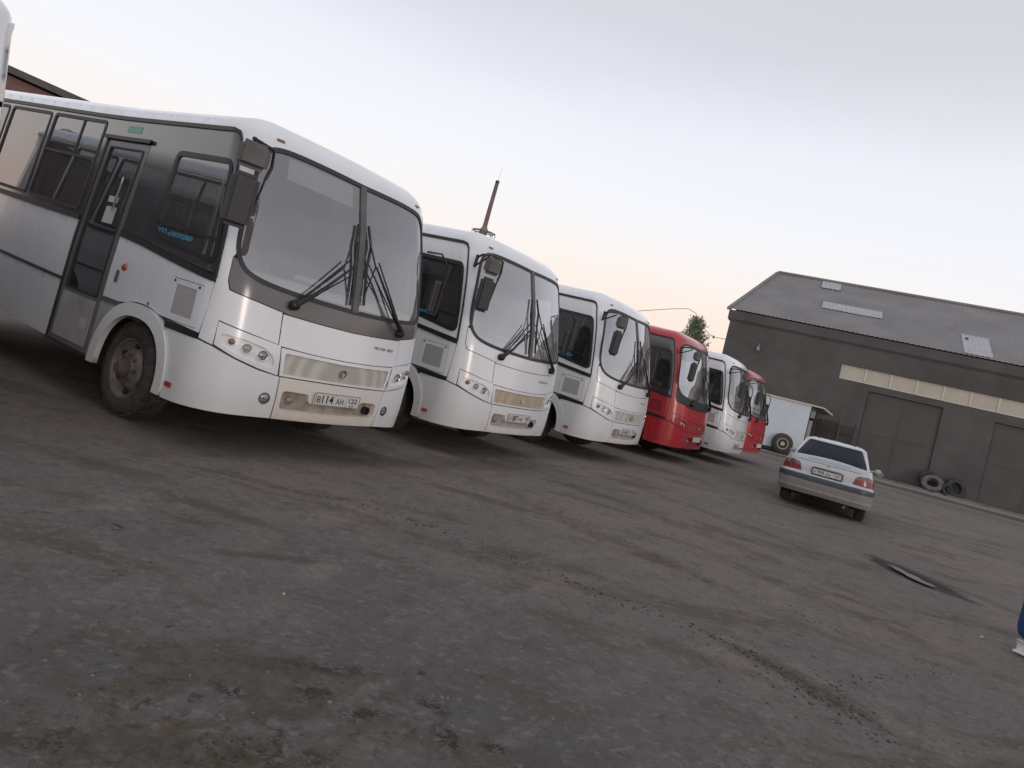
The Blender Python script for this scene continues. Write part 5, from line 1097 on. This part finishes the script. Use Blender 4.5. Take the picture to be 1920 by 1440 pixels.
skinm = mat('skin', (.42, .26, .19), .6)
# body: pelvis root, torso, neck, head, arms, legs
bp = [(0, 0, .95), (0, 0, 1.15), (0, 0, 1.38), (0, .0, 1.50), (0, -.01, 1.60), (0, -.02, 1.70), (0, -.01, 1.77), (.19, 0, 1.42), (.25, .0, 1.15), (.26, -.06, .92), (-.19, 0, 1.42), (-.25, 0, 1.15), (-.26, -.06, .92), (.10, 0, .88), (.11, -.01, .50), (.12, .01, .10), (-.10, 0, .88), (-.11, -.01, .50), (-.12, .01, .10), (.12, -.10, .05), (-.12, -.10, .05), (.26, -.08, .85), (-.26, -.08, .85)]
be = [(0, 1), (1, 2), (2, 3), (3, 4), (4, 5), (5, 6), (2, 7), (7, 8), (8, 9), (9, 21), (2, 10), (10, 11), (11, 12), (12, 22), (0, 13), (13, 14), (14, 15), (15, 19), (0, 16), (16, 17), (17, 18), (18, 20)]
br_ = [(.15, .11), (.14, .10), (.16, .11), .055, .085, .10, .06, .06, .045, .032, .06, .045, .032, .085, .06, .04, .085, .06, .04, .035, .035, .035, .035]
skin_mesh('body', bp, be, br_, skinm, PS)
for sg in (1, -1):
    for k in range(5):
        x0 = sg * .26; y0 = -.08 + (k - 2) * .018; ln = (.05, .085, .092, .086, .068)[k]; p0 = (x0, y0, .845)
        p1 = (x0 - sg * .006, y0 - (.03 if k == 0 else .0), .845 - ln * .5); p2 = (x0 - sg * .020, y0 - (.04 if k == 0 else .0), .845 - ln)
        skin_mesh('finger', [p0, p1, p2], [(0, 1), (1, 2)], [.010, .009, .007], skinm, PS, 1)
tb = mat('blue_trousers', (.018, .055, .19), .8, var=.35, vscale=7, bump=.5, bscale=14)
skin_mesh('trousers', [(0, 0, 1.02), (0, 0, .90), (.11, 0, .80), (.12, -.01, .50), (.125, .0, .26), (.13, .0, .10), (-.11, 0, .80), (-.12, -.01, .50), (-.125, .0, .26), (-.13, .0, .10)], [(0, 1), (1, 2), (2, 3), (3, 4), (4, 5), (1, 6), (6, 7), (7, 8), (8, 9)],
          [(.18, .14), (.18, .14), .115, .10, .105, .10, .115, .10, .105, .10], tb, PS)
skin_mesh('jacket', [(0, 0, .90), (0, 0, 1.2), (0, 0, 1.40), (0, 0, 1.50), (.20, 0, 1.42), (.265, 0, 1.15), (.27, -.05, .93), (-.20, 0, 1.42), (-.265, 0, 1.15), (-.27, -.05, .93)], [(0, 1), (1, 2), (2, 3), (2, 4), (4, 5), (5, 6), (2, 7), (7, 8), (8, 9)],
          [(.19, .14), (.18, .135), (.20, .14), .08, .085, .07, .06, .085, .07, .06], mat('dark_jacket', (.03, .03, .035), .85, var=.3), PS)
skin_mesh('hair', [(0, .03, 1.69), (0, .02, 1.77), (0, .0, 1.80)], [(0, 1), (1, 2)], [(.10, .10), (.115, .115), (.08, .08)], mat('dark_hair', (.03, .02, .015), .8), PS)
shoem = mat('white_shoe', (.72, .72, .74), .6)
for sg in (1, -1):
    sh = skin_mesh('shoe', [(sg * .13, .09, .055), (sg * .13, .02, .055), (sg * .13, -.07, .045), (sg * .132, -.15, .04), (sg * .13, .085, .11)], [(0, 1), (1, 2), (2, 3), (0, 4)], [.05, .052, .05, .038, .045], shoem, PS)
    bm = bmesh.new(); box(bm, (sg * .13, -.03, .012), (.10, .29, .022), bev=.009); bm_obj('sole', bm, shoem, sh)
bm = bmesh.new()
for sx in (-1, 1): bmesh.ops.create_uvsphere(bm, u_segments=8, v_segments=6, radius=.012, matrix=Matrix.Translation((sx * .035, -.112, 1.685)))
bm_obj('eyes', bm, M['paper'], PS, True)
bm = bmesh.new(); box(bm, (0, -.125, 1.655), (.022, .03, .045), bev=.008); bm_obj('nose', bm, skinm, PS, True); bm = bmesh.new(); box(bm, (0, -.112, 1.612), (.05, .01, .012), bev=.003); bm_obj('mouth', bm, mat('lips', (.35, .15, .13), .6), PS, True)
